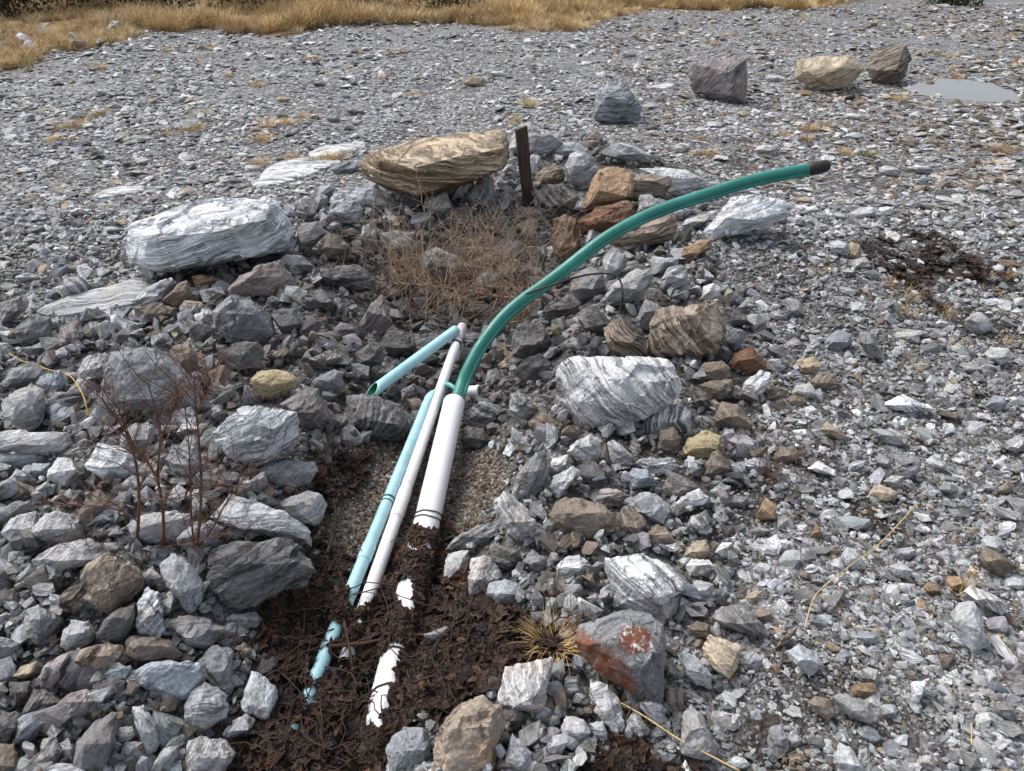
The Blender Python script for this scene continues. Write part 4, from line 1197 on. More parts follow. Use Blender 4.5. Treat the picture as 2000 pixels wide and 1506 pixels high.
# sparse stones poking through the litter
u, v, P, d = sample_px(900, 480, 1150, 900, 1560)
k_ = inpoly(u, v, Z_LITTER) | inpoly(u, v, Z_LITTER3)
P, d = P[k_], d[k_]
P[:, 2] += 0.012
put(P, d, rng.uniform(5, 17, len(P)), 0.6, np.full(len(P), 0.5), tints('LGWB', [3, 3, 2, 2], len(P)), 0.2)

u, v, P, d = sample_px(420, -300, 420, 60, 260)
k_ = inpoly(u, v, Z_SLOPE)
P, d = P[k_], d[k_]
P[:, 2] += 0.05
put(P, d, rng.uniform(7, 28, len(P)), 0.5, np.full(len(P), 0.35), tints('LWGUB', [5, 5, 4, 1, 2], len(P)), 0.2, (0.01, 0.5))
Q = [np.concatenate([a[i] for a in ALL]) for i in range(5)]
scatter('loose_rubble', *Q, STONES, 'loose grey stones and gravel too many to count')

# brown pea gravel bedding round the pipes
u, v, P, d = sample_px(26000, 560, 1060, 760, 1120)
k_ = inpoly(u, v, Z_PEA) & ~in_rock(u, v)
P, d = P[k_], d[k_]
n = len(P)
px = rng.uniform(5.5, 14, n)
s = px * d / F
P[:, 2] += rng.uniform(-0.004, 0.008, n)
tb = np.array([(0.12, 0.105, 0.09), (0.19, 0.17, 0.15), (0.07, 0.055, 0.045), (0.17, 0.105, 0.06), (0.30, 0.29, 0.28), (0.13, 0.13, 0.13)])
tt = 1.25 * tb[rng.choice(6, n, p=[.3, .22, .22, .12, .05, .09])] * np.exp(rng.normal(0, .2, (n, 1)))
scatter('pea_gravel', P, eul(n, np.full(n, 0.8)), np.stack([s * 1.1, s * .9, s * .7], 1), np.concatenate([tt, np.full((n, 1), .15)], 1), rng.integers(0, 8, n), PEBBLES,
        'fine brown rounded pea gravel bedding around the pipes')

# ---------------------------------------------------------------- pipes
def plastic(name, col, dirt, amt, scale=9, rough=0.42):
    m, k, b = new_mat(name)
    tc = k.n('ShaderNodeTexCoord').outputs['Object']
    n1 = k.noise(tc, scale, 7, 0.7)
    n2 = k.noise(tc, scale * 9, 5, 0.7)
    c = k.mix(k.math('MULTIPLY', k.ramp(n1, 0.45, 0.72), amt), col, dirt)
    c = k.mix(k.math('MULTIPLY', k.ramp(n2, 0.6, 0.72), amt * 0.8), c, tuple(x * 0.6 for x in dirt))
    k.l(c, b.inputs['Base Color'])
    k.l(k.ramp(n2, 0.3, 0.7, rough - 0.06, rough + 0.14), b.inputs['Roughness'])
    b.inputs['Specular IOR Level'].default_value = 0.45
    bp = k.n('ShaderNodeBump'); bp.inputs['Strength'].default_value = 0.08; bp.inputs['Distance'].default_value = 0.004
    k.l(k.noise(tc, 60, 5), bp.inputs['Height']); k.l(bp.outputs[0], b.inputs['Normal'])
    return m


M_WHITE = plastic('white_plastic', (0.70, 0.695, 0.71), (0.46, 0.41, 0.37), 0.5, 4)
M_BLUE = plastic('light_blue_plastic', (0.35, 0.58, 0.63), (0.22, 0.42, 0.44), 0.7, 8)
M_GREEN = plastic('sea_green_plastic', (0.014, 0.155, 0.125), (0.05, 0.27, 0.23), 0.6, 5, 0.34)
M_GREENIN = simple('pipe_inside_green', (0.02, 0.20, 0.10), 0.6)
M_BLACK = simple('black_rubber', (0.018, 0.016, 0.017), 0.55, 0.4, 0.3, 60)
M_RING = simple('dark_green_ring', (0.012, 0.06, 0.045), 0.5)
M_DARKIN = simple('pipe_inside_dark', (0.10, 0.10, 0.10), 0.8)


def pvc(p0, p1, r, name, mats, parent, wall=0.12, cut0=0.0, cut1=0.0, cutdir=None, n=14, sides=28, inner=0.3):
    """straight hollow pipe from p0 to p1; cut0/cut1 slant the mouth along cutdir"""
    ax = (p1 - p0).normalized()
    cd = cutdir or ax.orthogonal()
    cd = (cd - ax * cd.dot(ax)).normalized()
    bi = ax.cross(cd)
    L = (p1 - p0).length
    V, Fc, mi = [], [], []
    rings = [(x * L / (n - 1), r, 0) for x in range(n)]
    ri = r * (1 - wall)
    seq = [(-0.0, ri, 1)] if False else []
    prof = [(inner * L * 0.3, ri * 0.97, 1), (0.004, ri, 1), (0.0, r * (1 - wall * 0.4), 0)] + rings[0:] + [(L, r * (1 - wall * 0.4), 0), (L - 0.004, ri, 1), (L - inner * L * 0.3, ri * 0.97, 1)]
    for (s_, rad, k_) in prof:
        for j in range(sides):
            a = 2 * math.pi * j / sides
            off = cd * math.cos(a) + bi * math.sin(a)
            f0 = max(0.0, 1 - s_ / (0.5 * L)); f1 = max(0.0, 1 - (L - s_) / (0.5 * L))
            sh = cut0 * math.cos(a) * f0 ** 6 - cut1 * math.cos(a) * f1 ** 6
            V.append(p0 + ax * (s_ + sh) + off * rad)
    for i in range(len(prof) - 1):
        for j in range(sides):
            a = i * sides + j; b_ = i * sides + (j + 1) % sides
            Fc.append((a, b_, b_ + sides, a + sides))
            mi.append(1 if (prof[i][2] and prof[i + 1][2]) else 0)
    o = link_mesh(name, V, Fc, mats, parent, True)
    o.data.polygons.foreach_set('material_index', mi)
    return o


def ring_at(p0, p1, f, r, ln, name, mat, parent, sides=28):
    ax = (p1 - p0).normalized()
    c = p0.lerp(p1, f)
    V, Fc = tube([c - ax * ln / 2, c - ax * ln * 0.45, c - ax * ln * 0.4, c + ax * ln * 0.4, c + ax * ln * 0.45, c + ax * ln / 2], [r * 0.9, r * 0.985, r, r, r * 0.985, r * 0.9], sides, True)
    return link_mesh(name, V, Fc, mat, parent, True)


def gpt(u, v, lift):
    return Vector(hit(u, v, lift))


# big white pipe
b_top = gpt(887, 786, 0.13)
b_low = gpt(722, 1512, -0.012)
B_R = 48 / F * (b_top.lerp(b_low, 0.35) - Vector((0, 0, CAMZ))).length * 0.5
t_ = empty('drain_pipe', b_top, 'thick white plastic pipe half buried in dark leaves, green pipe leaving its mouth', 'pipe')
pvc(b_top, b_low, B_R, 'pipe_body', [M_WHITE, M_DARKIN], t_, wall=0.22, n=30, inner=0.1)
V, Fc = [], []
for f_, w_ in ((0.43, 0.0024), (0.445, 0.0022), (0.62, 0.003), (0.80, 0.003), (0.87, 0.0026)):
    ax = (b_low - b_top).normalized(); c_ = b_top.lerp(b_low, f_)
    n1 = ax.orthogonal().normalized(); n2 = ax.cross(n1)
    loop = []
    for j in range(25):
        a = 2 * math.pi * j / 24
        loop.append(c_ + (n1 * math.cos(a) + n2 * math.sin(a)) * (B_R + 0.003) + ax * (0.02 * math.sin(a + f_ * 9) + random.uniform(-.002, .002)))
    tube(loop, w_, 5, False, V, Fc)
M_STEM = simple('dead_stem', (0.045, 0.026, 0.018), 0.75, 0.3, 0.4, 60)
vw = link_mesh('dead_stem', V, Fc, M_STEM, None, True)
tag(vw, 'dead brown plant stems wound round the thick white pipe', None, None, 'stuff')

# thin white pipe
w_top = gpt(902, 640, 0.17)
w_low = gpt(676, 1292, 0.006)
W_R = 23.5 / F * (w_top.lerp(w_low, 0.6) - Vector((0, 0, CAMZ))).length * 0.5
t_ = empty('drain_pipe', w_low, 'long thin white plastic pipe between the light blue pipe and the thick white pipe', 'pipe')
pvc(w_top, w_low, W_R, 'pipe_body', [M_WHITE, M_DARKIN], t_, n=24, inner=0.06)
ring_at(w_top, w_low, 0.035, W_R * 1.06, 0.17, 'end_sleeve', plastic('dirty_white_plastic', (0.52, 0.48, 0.50), (0.25, 0.2, 0.19), 0.9, 30), t_)
ring_at(w_top, w_low, 0.086, W_R * 1.18, 0.014, 'strap', M_BLACK, t_)
ring_at(w_top, w_low, 0.665, W_R * 1.10, 0.16, 'coupling', M_WHITE, t_)

# light blue pipe alongside
l_top = gpt(842, 770, 0.10)
l_low = gpt(573, 1432, 0.014)
L_R = 22.5 / F * (l_top.lerp(l_low, 0.45) - Vector((0, 0, CAMZ))).length * 0.5
t_ = empty('conduit_pipe', l_low, 'light blue plastic pipe lying along the left side of the thin white pipe', 'pipe')
pvc(l_top, l_low, L_R, 'pipe_body', [M_BLUE, M_GREENIN], t_, cut0=0.035, cutdir=Vector((-1, 0, 0.2)), n=24, inner=0.1)
ring_at(l_top, l_low, 0.432, L_R * 1.07, 0.010, 'seal_ring', M_RING, t_)
ring_at(l_top, l_low, 0.445, L_R * 1.07, 0.006, 'seal_ring', M_RING, t_)
ring_at(l_top, l_low, 0.60, L_R * 1.12, 0.07, 'collar', M_BLUE, t_)

# loose blue pipe
a_top = gpt(890, 645, 0.19)
a_low = gpt(724, 768, 0.10)
t_ = empty('conduit_pipe', a_low, 'short loose light blue pipe with slanted open green mouth propped on dark rocks', 'pipe')
A_R = 23 / F * (a_low - Vector((0, 0, CAMZ))).length * 0.5
pvc(a_low, a_top, A_R, 'pipe_body', [M_BLUE, M_GREENIN], t_, cut0=0.05, cutdir=Vector((-0.2, 0.2, 1)), n=16, inner=0.4)

# bent green pipe
GP = [(889, 800), (898, 762), (916, 718), (940, 674), (980, 622), (1020, 586), (1060, 558), (1100, 528), (1140, 496), (1180, 466), (1220, 442), (1260, 422), (1300, 406), (1340, 392), (1400, 373), (1450, 357), (1500, 345), (1550, 335), (1580, 330.5)]
d0 = (b_top - Vector((0, 0, CAMZ))).length
lens = [0.0]
for i in range(1, len(GP)):
    lens.append(lens[-1] + math.hypot(GP[i][0] - GP[i - 1][0], GP[i][1] - GP[i - 1][1]))
D_END = d0 * 1.20
gp = [at_dist(u_, v_, d0 + 0.015 + (D_END - d0) * (l_ / lens[-1]) ** 1.05) for (u_, v_), l_ in zip(GP, lens)]
gp[0] = b_top.lerp(b_low, 0.12)
path = curve_pts(gp, 70)
G_R = 24.5 / F * d0 * 0.5
t_ = empty('bent_pipe', gp[1], 'sea green plastic pipe bending up and away to the right, black cap on its end', 'pipe')
V, Fc = tube(path, G_R, 24, False)
link_mesh('pipe_body', V, Fc, M_GREEN, t_, True)
side = []
for i, p in enumerate(path):
    tg = (path[min(i + 1, 69)] - path[max(i - 1, 0)]).normalized()
    vw_ = (p - Vector((0, 0, CAMZ))).normalized()
    sd_ = tg.cross(vw_).normalized()
    if sd_.z > 0:
        sd_ = -sd_
    side.append(p + sd_ * G_R * 0.86 - vw_ * G_R * 0.52)
V, Fc = tube(side[3:], G_R * 0.34, 10, True)
link_mesh('seam_ridge', V, Fc, M_GREEN, t_, True)
e1 = path[-1]; ed = (path[-1] - path[-3]).normalized()
e2 = at_dist(1622, 322, D_END * 1.01)
ed = (e2 - e1).normalized(); LN = (e2 - e1).length
V, Fc = tube([e1 - ed * 0.004, e1, e1 + ed * LN * 0.15, e1 + ed * LN * 0.5, e1 + ed * LN * 0.8, e1 + ed * LN * 0.93, e1 + ed * LN],
             [G_R * 1.0, G_R * 1.12, G_R * 1.14, G_R * 1.1, G_R * 1.0, G_R * 0.75, G_R * 0.35], 20)
link_mesh('end_cap', V, Fc, M_BLACK, t_, True)
# dark stamped marks near the foot of the pipe
def mark(pu, pv, strokes):
    V, Fc = [], []
    for (x0, y0, x1, y1) in strokes:
        A = []
        for (x, y) in ((x0, y0), ((x0 + x1) / 2, (y0 + y1) / 2), (x1, y1)):
            q = at_dist(pu + x, pv + y, d0 * 0.9)
            vd = (q - Vector((0, 0, CAMZ))).normalized()
            best = None
            for i in range(69):       # first meeting of the ray and the pipe wall
                ab = path[i + 1] - path[i]
                w0 = Vector((0, 0, CAMZ)) - path[i]
                nrm = vd.cross(ab)
                if nrm.length < 1e-9:
                    continue
                dist_ = abs(w0.dot(nrm.normalized()))
                if dist_ < G_R * 0.98:
                    s_ = (ab.dot(vd) * (-w0).dot(vd) - ab.dot(-w0)) / (ab.dot(vd) ** 2 - ab.dot(ab))
                    if -0.2 <= s_ <= 1.2:
                        cp = path[i] + ab * s_
                        tcl = (cp - Vector((0, 0, CAMZ))).dot(vd)
                        best = Vector((0, 0, CAMZ)) + vd * (tcl - math.sqrt(max(0, G_R ** 2 - dist_ ** 2)) - 0.0006)
                        break
            if best is None:
                return
            A.append(best)
        tube(A, 0.0011, 5, True, V, Fc)
    if V:
        link_mesh('stamped_mark', V, Fc, M_BLACK, t_)


mark(903, 741, [(-4, 1, -1, -3), (-1, -3, 3, 1)])
mark(899, 752, [(-4, -2, 0, 2), (0, 2, 4, -1)])
mark(899, 764, [(-4, -3, 4, -2), (-4, 0, 4, 1), (-4, 3, 4, 4), (-2, -5, -2, 5), (2, -4, 2, 6)])

# white cap and broken green bits by the pipe mouth
fc = gpt(926, 764, 0.09)
fd = Vector((0.72, -0.25, 0.18)).normalized()
t_ = empty('plastic_fitting', fc, 'small white plastic fitting lying against the foot of the green pipe', 'cap')
V, Fc = tube([fc - fd * 0.027, fc - fd * 0.026, fc + fd * 0.012, fc + fd * 0.013, fc + fd * 0.028, fc + fd * 0.029], [0.020, 0.026, 0.026, 0.029, 0.029, 0.024], 22)
link_mesh('cap_body', V, Fc, M_WHITE, t_)
V, Fc = tube([fc + fd * 0.0285, fc + fd * 0.031], [0.021, 0.021], 18)
link_mesh('cap_face', V, Fc, M_DARKIN, t_)
M_TEAL = plastic('teal_plastic', (0.10, 0.36, 0.33), (0.2, 0.45, 0.42), 0.5, 30)
for nm_, q0, q1, lb in (('pipe_scrap', (866, 749, .10), (896, 766, .11), 'thin strip of broken green plastic behind the thin white pipe'),
                        ('pipe_scrap', (862, 797, .06), (868, 780, .07), 'small torn green plastic scrap between thin and thick white pipes')):
    V, Fc = tube(curve_pts([gpt(*q0), (gpt(*q0) + gpt(*q1)) * 0.5 + Vector((0, 0, .012)), gpt(*q1)], 8), [0.007, .010, .011, .012, .011, .010, .009, .006], 8)
    tag(link_mesh(nm_, V, Fc, M_TEAL, None, True), lb, 'scrap')

# ---------------------------------------------------------------- stake, cable, cords, scraps
M_WOOD, k, b = new_mat('weathered_wood')
tc = k.n('ShaderNodeTexCoord').outputs['Object']
gr = k.noise(k.vmath('MULTIPLY', tc, (60, 60, 4)), 1.6, 6, 0.7)
k.l(k.mix(k.ramp(gr, 0.3, 0.7), (0.018, 0.010, 0.007), (0.075, 0.045, 0.030)), b.inputs['Base Color'])
b.inputs['Roughness'].default_value = 0.8
bp = k.n('ShaderNodeBump'); bp.inputs['Strength'].default_value = 0.6; bp.inputs['Distance'].default_value = 0.006
k.l(gr, bp.inputs['Height']); k.l(bp.outputs[0], b.inputs['Normal'])
s_bot = gpt(1033, 404, 0.0)
dS = (s_bot - Vector((0, 0, CAMZ))).length
s_top = on_wall(1017, 249, s_bot.y + 0.02)
bm = bmesh.new()
hw = 21 / F * dS * 0.5
ax = (s_top - s_bot).normalized()
xr = Vector((1, 0.25, 0)).normalized(); xr = (xr - ax * xr.dot(ax)).normalized(); yr = ax.cross(xr)
rows = []
NS = 14
for i in range(NS + 1):
    f_ = i / NS
    c_ = (s_bot - ax * 0.12).lerp(s_top, f_)
    wv = hw * (0.88 + 0.14 * f_)
    row = []
    for (sx, sy) in ((-1, -.85), (-.85, -1), (.85, -1), (1, -.85), (1, .85), (.85, 1), (-.85, 1), (-1, .85)):
        top_cut = ax * (0.008 * sx + random.uniform(-.004, .004)) if i == NS else Vector()
        row.append(bm.verts.new(c_ + xr * sx * wv * random.uniform(.94, 1.04) + yr * sy * wv * 0.75 * random.uniform(.94, 1.04) + top_cut))
    rows.append(row)
for i in range(NS):
    for j in range(8):
        bm.faces.new((rows[i][j], rows[i][(j + 1) % 8], rows[i + 1][(j + 1) % 8], rows[i + 1][j]))
bm.faces.new(rows[-1]); bm.faces.new(list(reversed(rows[0])))
for v_ in bm.verts:
    v_.co -= s_bot
me = bpy.data.meshes.new('wooden_stake'); bm.to_mesh(me); bm.free(); me.materials.append(M_WOOD)
o = bpy.data.objects.new('wooden_stake', me); COL.objects.link(o); o.location = s_bot
tag(o, 'dark weathered square wooden stake standing upright among the rocks', 'stake')

dc = (gp[7] - Vector((0, 0, CAMZ))).length
cab = [at_dist(985, 600, dc * 0.985), at_dist(1030, 573, dc * 0.975), at_dist(1080, 556, dc * 0.978), at_dist(1120, 543, dc * 1.0), at_dist(1160, 535, dc * 1.03), at_dist(1196, 536, dc * 1.05), at_dist(1212, 550, dc * 1.05), at_dist(1216, 580, dc * 1.045), gpt(1212, 612, 0.02)]
V, Fc = tube(curve_pts(cab, 50), 0.0052, 8)
tag(link_mesh('cable', V, Fc, simple('grey_cable', (0.045, 0.040, 0.040), 0.6), None, True), 'dark cable looping over the green pipe and down into the stones', 'cable')
crd = [gpt(u_, v_, 0.085 + z_) for u_, v_, z_ in ((18, 690, .0), (40, 704, .0), (70, 712, -.01), (95, 722, .0), (130, 730, .0), (150, 750, .03), (165, 780, .02), (172, 812, -.02))]
V, Fc = tube(curve_pts(crd, 40), 0.0021, 6)
tag(link_mesh('cord', V, Fc, simple('yellow_cord', (0.45, 0.30, 0.05), 0.6), None, True), 'thin yellow cord lying over grey stones at the left edge', 'cord')
M_STRAW = simple('straw', (0.46, 0.34, 0.16), 0.7, 0.3, 0.25, 40)
for pts_, lb, rad in (([(1208, 1370), (1260, 1400), (1320, 1440), (1380, 1472), (1445, 1506)], 'long pale straw stalk crossing the stones below the rust-stained boulder', 0.0022),
                      ([(1572, 1225), (1585, 1180), (1602, 1152), (1660, 1105), (1720, 1060), (1790, 985)], 'bent pale straw stalk lying on gravel at the right', 0.0019),
                      ([(1897, 1412), (1898, 1455)], 'short pale straw standing in gravel near the lower right corner', 0.0016)):
    q = [gpt(u_, v_, 0.06) for u_, v_ in pts_]
    V, Fc = tube(curve_pts(q, 24), rad, 5)
    tag(link_mesh('straw_stalk', V, Fc, M_STRAW, None, True), lb, 'straw')
wp = gpt(1348, 902, 0.06)
V, Fc = [], []
for off_, ex, ey in ((Vector((0, 0, .012)), Vector((.024, -.006, -.002)), Vector((.006, .012, .016))), (Vector((.012, -.01, -.004)), Vector((.022, -.010, -.014)), Vector((.004, .008, .012))), (Vector((-.016, -.004, -.002)), Vector((.008, .002, .002)), Vector((-.002, .008, .022)))):
    c_ = wp + off_; nn = ex.cross(ey).normalized() * 0.0012
    b0 = len(V)
    for s_ in (-1, 1):
        for (a_, e_) in ((-1, -1), (1, -1), (1, 1), (-1, 1)):
            V.append(c_ + ex * .5 * a_ + ey * .5 * e_ + nn * s_)
    for f_ in ((0, 3, 2, 1), (4, 5, 6, 7), (0, 1, 5, 4), (1, 2, 6, 5), (2, 3, 7, 6), (3, 0, 4, 7)):
        Fc.append(tuple(b0 + x for x in f_))
tag(link_mesh('plastic_scrap', V, Fc, M_WHITE), 'crumpled white plastic scrap among stones below the curved-band pale boulder', 'scrap')

# ---------------------------------------------------------------- puddle
pp = [Vector(hit(u_, v_)) for u_, v_ in Z_PUDDLE]
zc = sum(p.z for p in pp) / len(pp) + 0.02
cc = sum(pp, Vector()) / len(pp)
ring = []
for i in range(len(pp)):
    for f_ in (0, 0.5):
        p = pp[i].lerp(pp[(i + 1) % len(pp)], f_)
        ring.append(Vector((p.x + random.uniform(-.04, .04), p.y + random.uniform(-.05, .05), zc)))
M_WATER, k, b = new_mat('puddle_water')
b.inputs['Base Color'].default_value = (0.06, 0.055, 0.05, 1); b.inputs['Roughness'].default_value = 0.02; b.inputs['IOR'].default_value = 1.5
b.inputs['Specular IOR Level'].default_value = 0.5
V = ring + [r_ - Vector((0, 0, .03)) for r_ in ring]; nR = len(ring)
o = link_mesh('puddle', V, [tuple(range(nR))] + [(i, i + nR, (i + 1) % nR + nR, (i + 1) % nR) for i in range(nR)], M_WATER)
tag(o, 'shallow puddle reflecting the grey sky at the far right', None, None, 'structure')

# ---------------------------------------------------------------- dead leaves
M_LEAF, k, b = new_mat('sodden_leaf')
oi = k.n('ShaderNodeAttribute', attribute_type='INSTANCER', attribute_name='tint')
tc = k.n('ShaderNodeTexCoord').outputs['Object']
lf = k.noise(tc, 3.5, 5, 0.7)
k.l(k.mix(k.ramp(lf, 0.3, 0.7), k.mix(1.0, oi.outputs['Color'], (0.45, 0.42, 0.42), 'MULTIPLY'), oi.outputs['Color']), b.inputs['Base Color'])
b.inputs['Roughness'].default_value = 0.5
b.inputs['Specular IOR Level'].default_value = 0.35
bp = k.n('ShaderNodeBump'); bp.inputs['Strength'].default_value = 0.7; bp.inputs['Distance'].default_value = 0.05
k.l(k.noise(tc, 9, 5), bp.inputs['Height']); k.l(bp.outputs[0], b.inputs['Normal'])


def leaf_shape(i):
    rr = random.Random(300 + i)
    NR, NA = 4, 16
    V = [Vector((0, 0, 0))]
    fold = rr.uniform(0.5, 1.3); lob = rr.choice((3, 5, 6)); ph = rr.uniform(0, 6)
    for r_ in range(1, NR + 1):
        for a_ in range(NA):
            th = 2 * math.pi * a_ / NA
            rad = r_ / NR * 0.5 * (0.72 + 0.28 * math.cos(lob * th + ph) * (r_ / NR) + rr.uniform(-.07, .07))
            x, y = rad * math.cos(th) * 1.15, rad * math.sin(th)
            z = 0.16 * mnoise.noise((x * 4 + i * 3, y * 4, i)) + fold * 0.10 * abs(math.sin(1.5 * th + ph)) * (r_ / NR) ** 2 + 0.35 * rr.uniform(0.3, 1) * rad * rad * math.cos(2 * th + ph)
            V.append(Vector((x, y, z)))
    Fc = []
    for a_ in range(NA):
        Fc.append((0, 1 + a_, 1 + (a_ + 1) % NA))
        for r_ in range(NR - 1):
            q = 1 + r_ * NA; n2 = q + NA
            Fc.append((q + a_, n2 + a_, n2 + (a_ + 1) % NA, q + (a_ + 1) % NA))
    me = bpy.data.meshes.new('leaf_shape')
    me.from_pydata([tuple(v_) for v_ in V], [], Fc)
    me.materials.append(M_LEAF)
    return bpy.data.objects.new('leaf_shape', me)


LEAVES = hidden_collection('leaf_shapes', [leaf_shape(i) for i in range(10)])
EXPOSED = [(790, 1000, 24), (780, 1020, 26), (765, 1050, 30), (752, 1080, 30), (738, 1110, 28), (722, 1145, 26), (735, 1050, 26), (722, 1085, 26), (706, 1122, 18), (835, 1010, 26), (795, 1062, 8), (838, 1070, 8), (650, 1232, 26), (632, 1268, 14), (633, 1290, 18), (617, 1318, 17), (608, 1360, 24), (592, 1392, 14), (574, 1422, 18), (712, 1140, 34), (728, 1105, 30), (700, 1165, 26), (697, 1212, 14), (680, 1282, 26), (662, 1308, 20),
           (790, 1152, 24), (795, 1178, 16), (800, 1135, 14), (762, 1290, 22), (752, 1320, 26), (745, 1350, 22), (738, 1385, 24), (728, 1408, 18), (700, 1120, 24), (690, 1145, 20), (775, 1262, 14), (722, 1500, 12), (810, 1075, 10)]
EXA = np.array(EXPOSED, float)
lp, lr, ls, lt = [], [], [], []


def leaf_tints(n, red=0.0):
    base = np.array([(0.048, 0.030, 0.023), (0.072, 0.042, 0.030), (0.030, 0.020, 0.017), (0.11, 0.056, 0.033), (0.075, 0.056, 0.046)])
    c = 1.3 * base[rng.choice(5, n, p=[.36, .26, .22, .09, .07])] * np.exp(rng.normal(0, .22, (n, 1)))
    return np.concatenate([c, np.ones((n, 1))], 1)


def leaves(n, poly, smin, smax, z, u0, u1, v0, v1, keep_exposed=True, p_keep=1.0):
    u, v, P, d = sample_px(n, u0, u1, v0, v1)
    k_ = inpoly(u, v, poly) & (rng.random(n) < p_keep)
    if keep_exposed:
        dd = np.hypot(u[:, None] - EXA[None, :, 0], v[:, None] - EXA[None, :, 1]) - EXA[None, :, 2]
        k_ &= dd.min(1) > 6
    P = P[k_]
    if p_keep < 1:
        P = P[nz(P[:, 0], P[:, 1], 3.0) > -0.12]
    m = len(P)
    P[:, 2] += rng.uniform(0.004, z, m)
    lp.append(P); lr.append(eul(m, rng.uniform(0.1, 0.55, m)))
    s_ = rng.uniform(smin, smax, (m, 1)); ls.append(np.repeat(s_, 3, 1)); lt.append(leaf_tints(m))


leaves(8000, Z_LITTER, 0.025, 0.085, 0.035, 420, 1140, 860, 1560)
leaves(1500, Z_LITTER3, 0.03, 0.07, 0.02, 980, 1400, 1390, 1520, False, 0.35)
leaves(1500, Z_LITTER2, 0.04, 0.10, 0.03, 1670, 2000, 450, 630, False, 0.4)
leaves(500, Z_PEA, 0.02, 0.04, 0.015, 600, 1010, 800, 1100, True, 0.25)
# leaves plastered over the pipes where they dive into the litter
for (p0, p1, r_, f0) in ((b_top, b_low, B_R, 0.44), (w_top, w_low, W_R, 0.70), (l_top, l_low, L_R, 0.62), (w_low, w_low + (w_low - w_top) * 0.35, W_R, 0.0)):
    ax = (p1 - p0).normalized(); n1 = Vector((0, 0, 1)); n1 = (n1 - ax * n1.dot(ax)).normalized(); n2 = ax.cross(n1)
    for _ in range(1100):
        f_ = random.uniform(f0, 1.0)
        a = random.gauss(0.0, 0.9)
        q = p0.lerp(p1, f_) + (n1 * math.cos(a) + n2 * math.sin(a)) * (r_ + 0.004)
        u_, v_ = project(np.array(q))
        if (np.hypot(u_ - EXA[:, 0], v_ - EXA[:, 1]) - EXA[:, 2]).min() < 2:
            continue
        if random.random() > min(1, (f_ - f0) * 12 + 0.12):
            continue
        nq = (n1 * math.cos(a) + n2 * math.sin(a) + Vector((random.gauss(0, .18), random.gauss(0, .18), random.gauss(0, .18)))).normalized()
        er = (nq.to_track_quat('Z', 'Y').to_matrix() @ Matrix.Rotation(random.uniform(0, 6.28), 3, 'Z')).to_euler()
        lp.append(np.array([q])); lr.append(np.array([list(er)]))
        s_ = random.uniform(0.025, 0.06); ls.append(np.array([[s_, s_, s_ * .6]])); lt.append(leaf_tints(1))
lp, lr, ls, lt = (np.concatenate(x) for x in (lp, lr, ls, lt))
scatter('leaf_litter', lp, lr, ls, lt, rng.integers(0, 10, len(lp)), LEAVES, 'sodden dark brown dead leaves matted over the buried pipes')

# stems and roots woven through the litter
V, Fc = [], []
for _ in range(210):
    u_, v_ = random.uniform(500, 1120), random.uniform(1080, 1500)
    if not (inpoly(u_, v_, Z_LITTER)):
        continue
    p = Vector(hit(u_, v_)) + Vector((0, 0, random.uniform(0.015, 0.05)))
    a = random.uniform(0, 6.28); L_ = random.uniform(0.06, 0.26)
    pts_ = []
    for j in range(7):
        pts_.append(p + Vector((math.cos(a), math.sin(a), 0)) * L_ * j / 6 + Vector((0, 0, 0.02 * math.sin(j * 0.5) + random.uniform(-.006, .006))))
        a += random.uniform(-.35, .35)
    tube(pts_, [random.uniform(0.0009, 0.0024)] * 7, 4, False, V, Fc)
tag(link_mesh('dead_stem', V, Fc, M_STEM, None, True), 'thin dead brown stems and roots woven through the leaf litter', None, None, 'stuff')
for pts_, lb in (([(655, 1145), (665, 1180), (672, 1215), (680, 1250), (688, 1300)], 'dark stick lying lengthwise between the blue and thin white pipes in the litter'),
                 ([(640, 1262), (700, 1258), (735, 1252), (780, 1245), (840, 1238)], 'reddish brown stick lying across the buried pipes'),
                 ([(640, 1080), (655, 1020), (652, 975)], 'thin dark stick on the pea gravel left of the light blue pipe')):
    V, Fc = tube(curve_pts([gpt(u_, v_, 0.05) for u_, v_ in pts_], 20), [0.0055] * 14 + [0.004] * 6, 7)
    tag(link_mesh('stick', V, Fc, simple('stick_bark', (0.05, 0.028, 0.018), 0.8, 0.3, 0.4, 50), None, True), lb, 'stick')

# ---------------------------------------------------------------- bare shrubs
def twig(V, Fc, p, d, L_, r_, lvl, rr, droop=0.0, sides=4, kids=4, wig=0.18):
    n = 6
    pts_ = [p]
    dd = d.normalized()
    for i in range(n - 1):
        dd = (dd + Vector((rr.gauss(0, wig), rr.gauss(0, wig), rr.gauss(0, wig) - droop)) * 0.6).normalized()
        pts_.append(pts_[-1] + dd * L_ / (n - 1))
    tube(pts_, [r_ * (1 - 0.6 * i / (n - 1)) for i in range(n)], sides, False, V, Fc)
    if lvl > 0:
        for _ in range(kids):
            f_ = rr.uniform(0.2, 0.95)
            i = min(int(f_ * (n - 1)), n - 2)
            q = pts_[i].lerp(pts_[i + 1], f_ * (n - 1) - i)
            dn = (pts_[i + 1] - pts_[i]).normalized()
            sd_ = dn.orthogonal().normalized()
            sd_.rotate(Matrix.Rotation(rr.uniform(0, 6.28), 3, dn))
            twig(V, Fc, q, dn * 0.75 + sd_ * 0.8, L_ * rr.uniform(0.3, 0.55), r_ * 0.62, lvl - 1, rr, droop, max(3, sides - 1), max(2, kids - 1), wig)


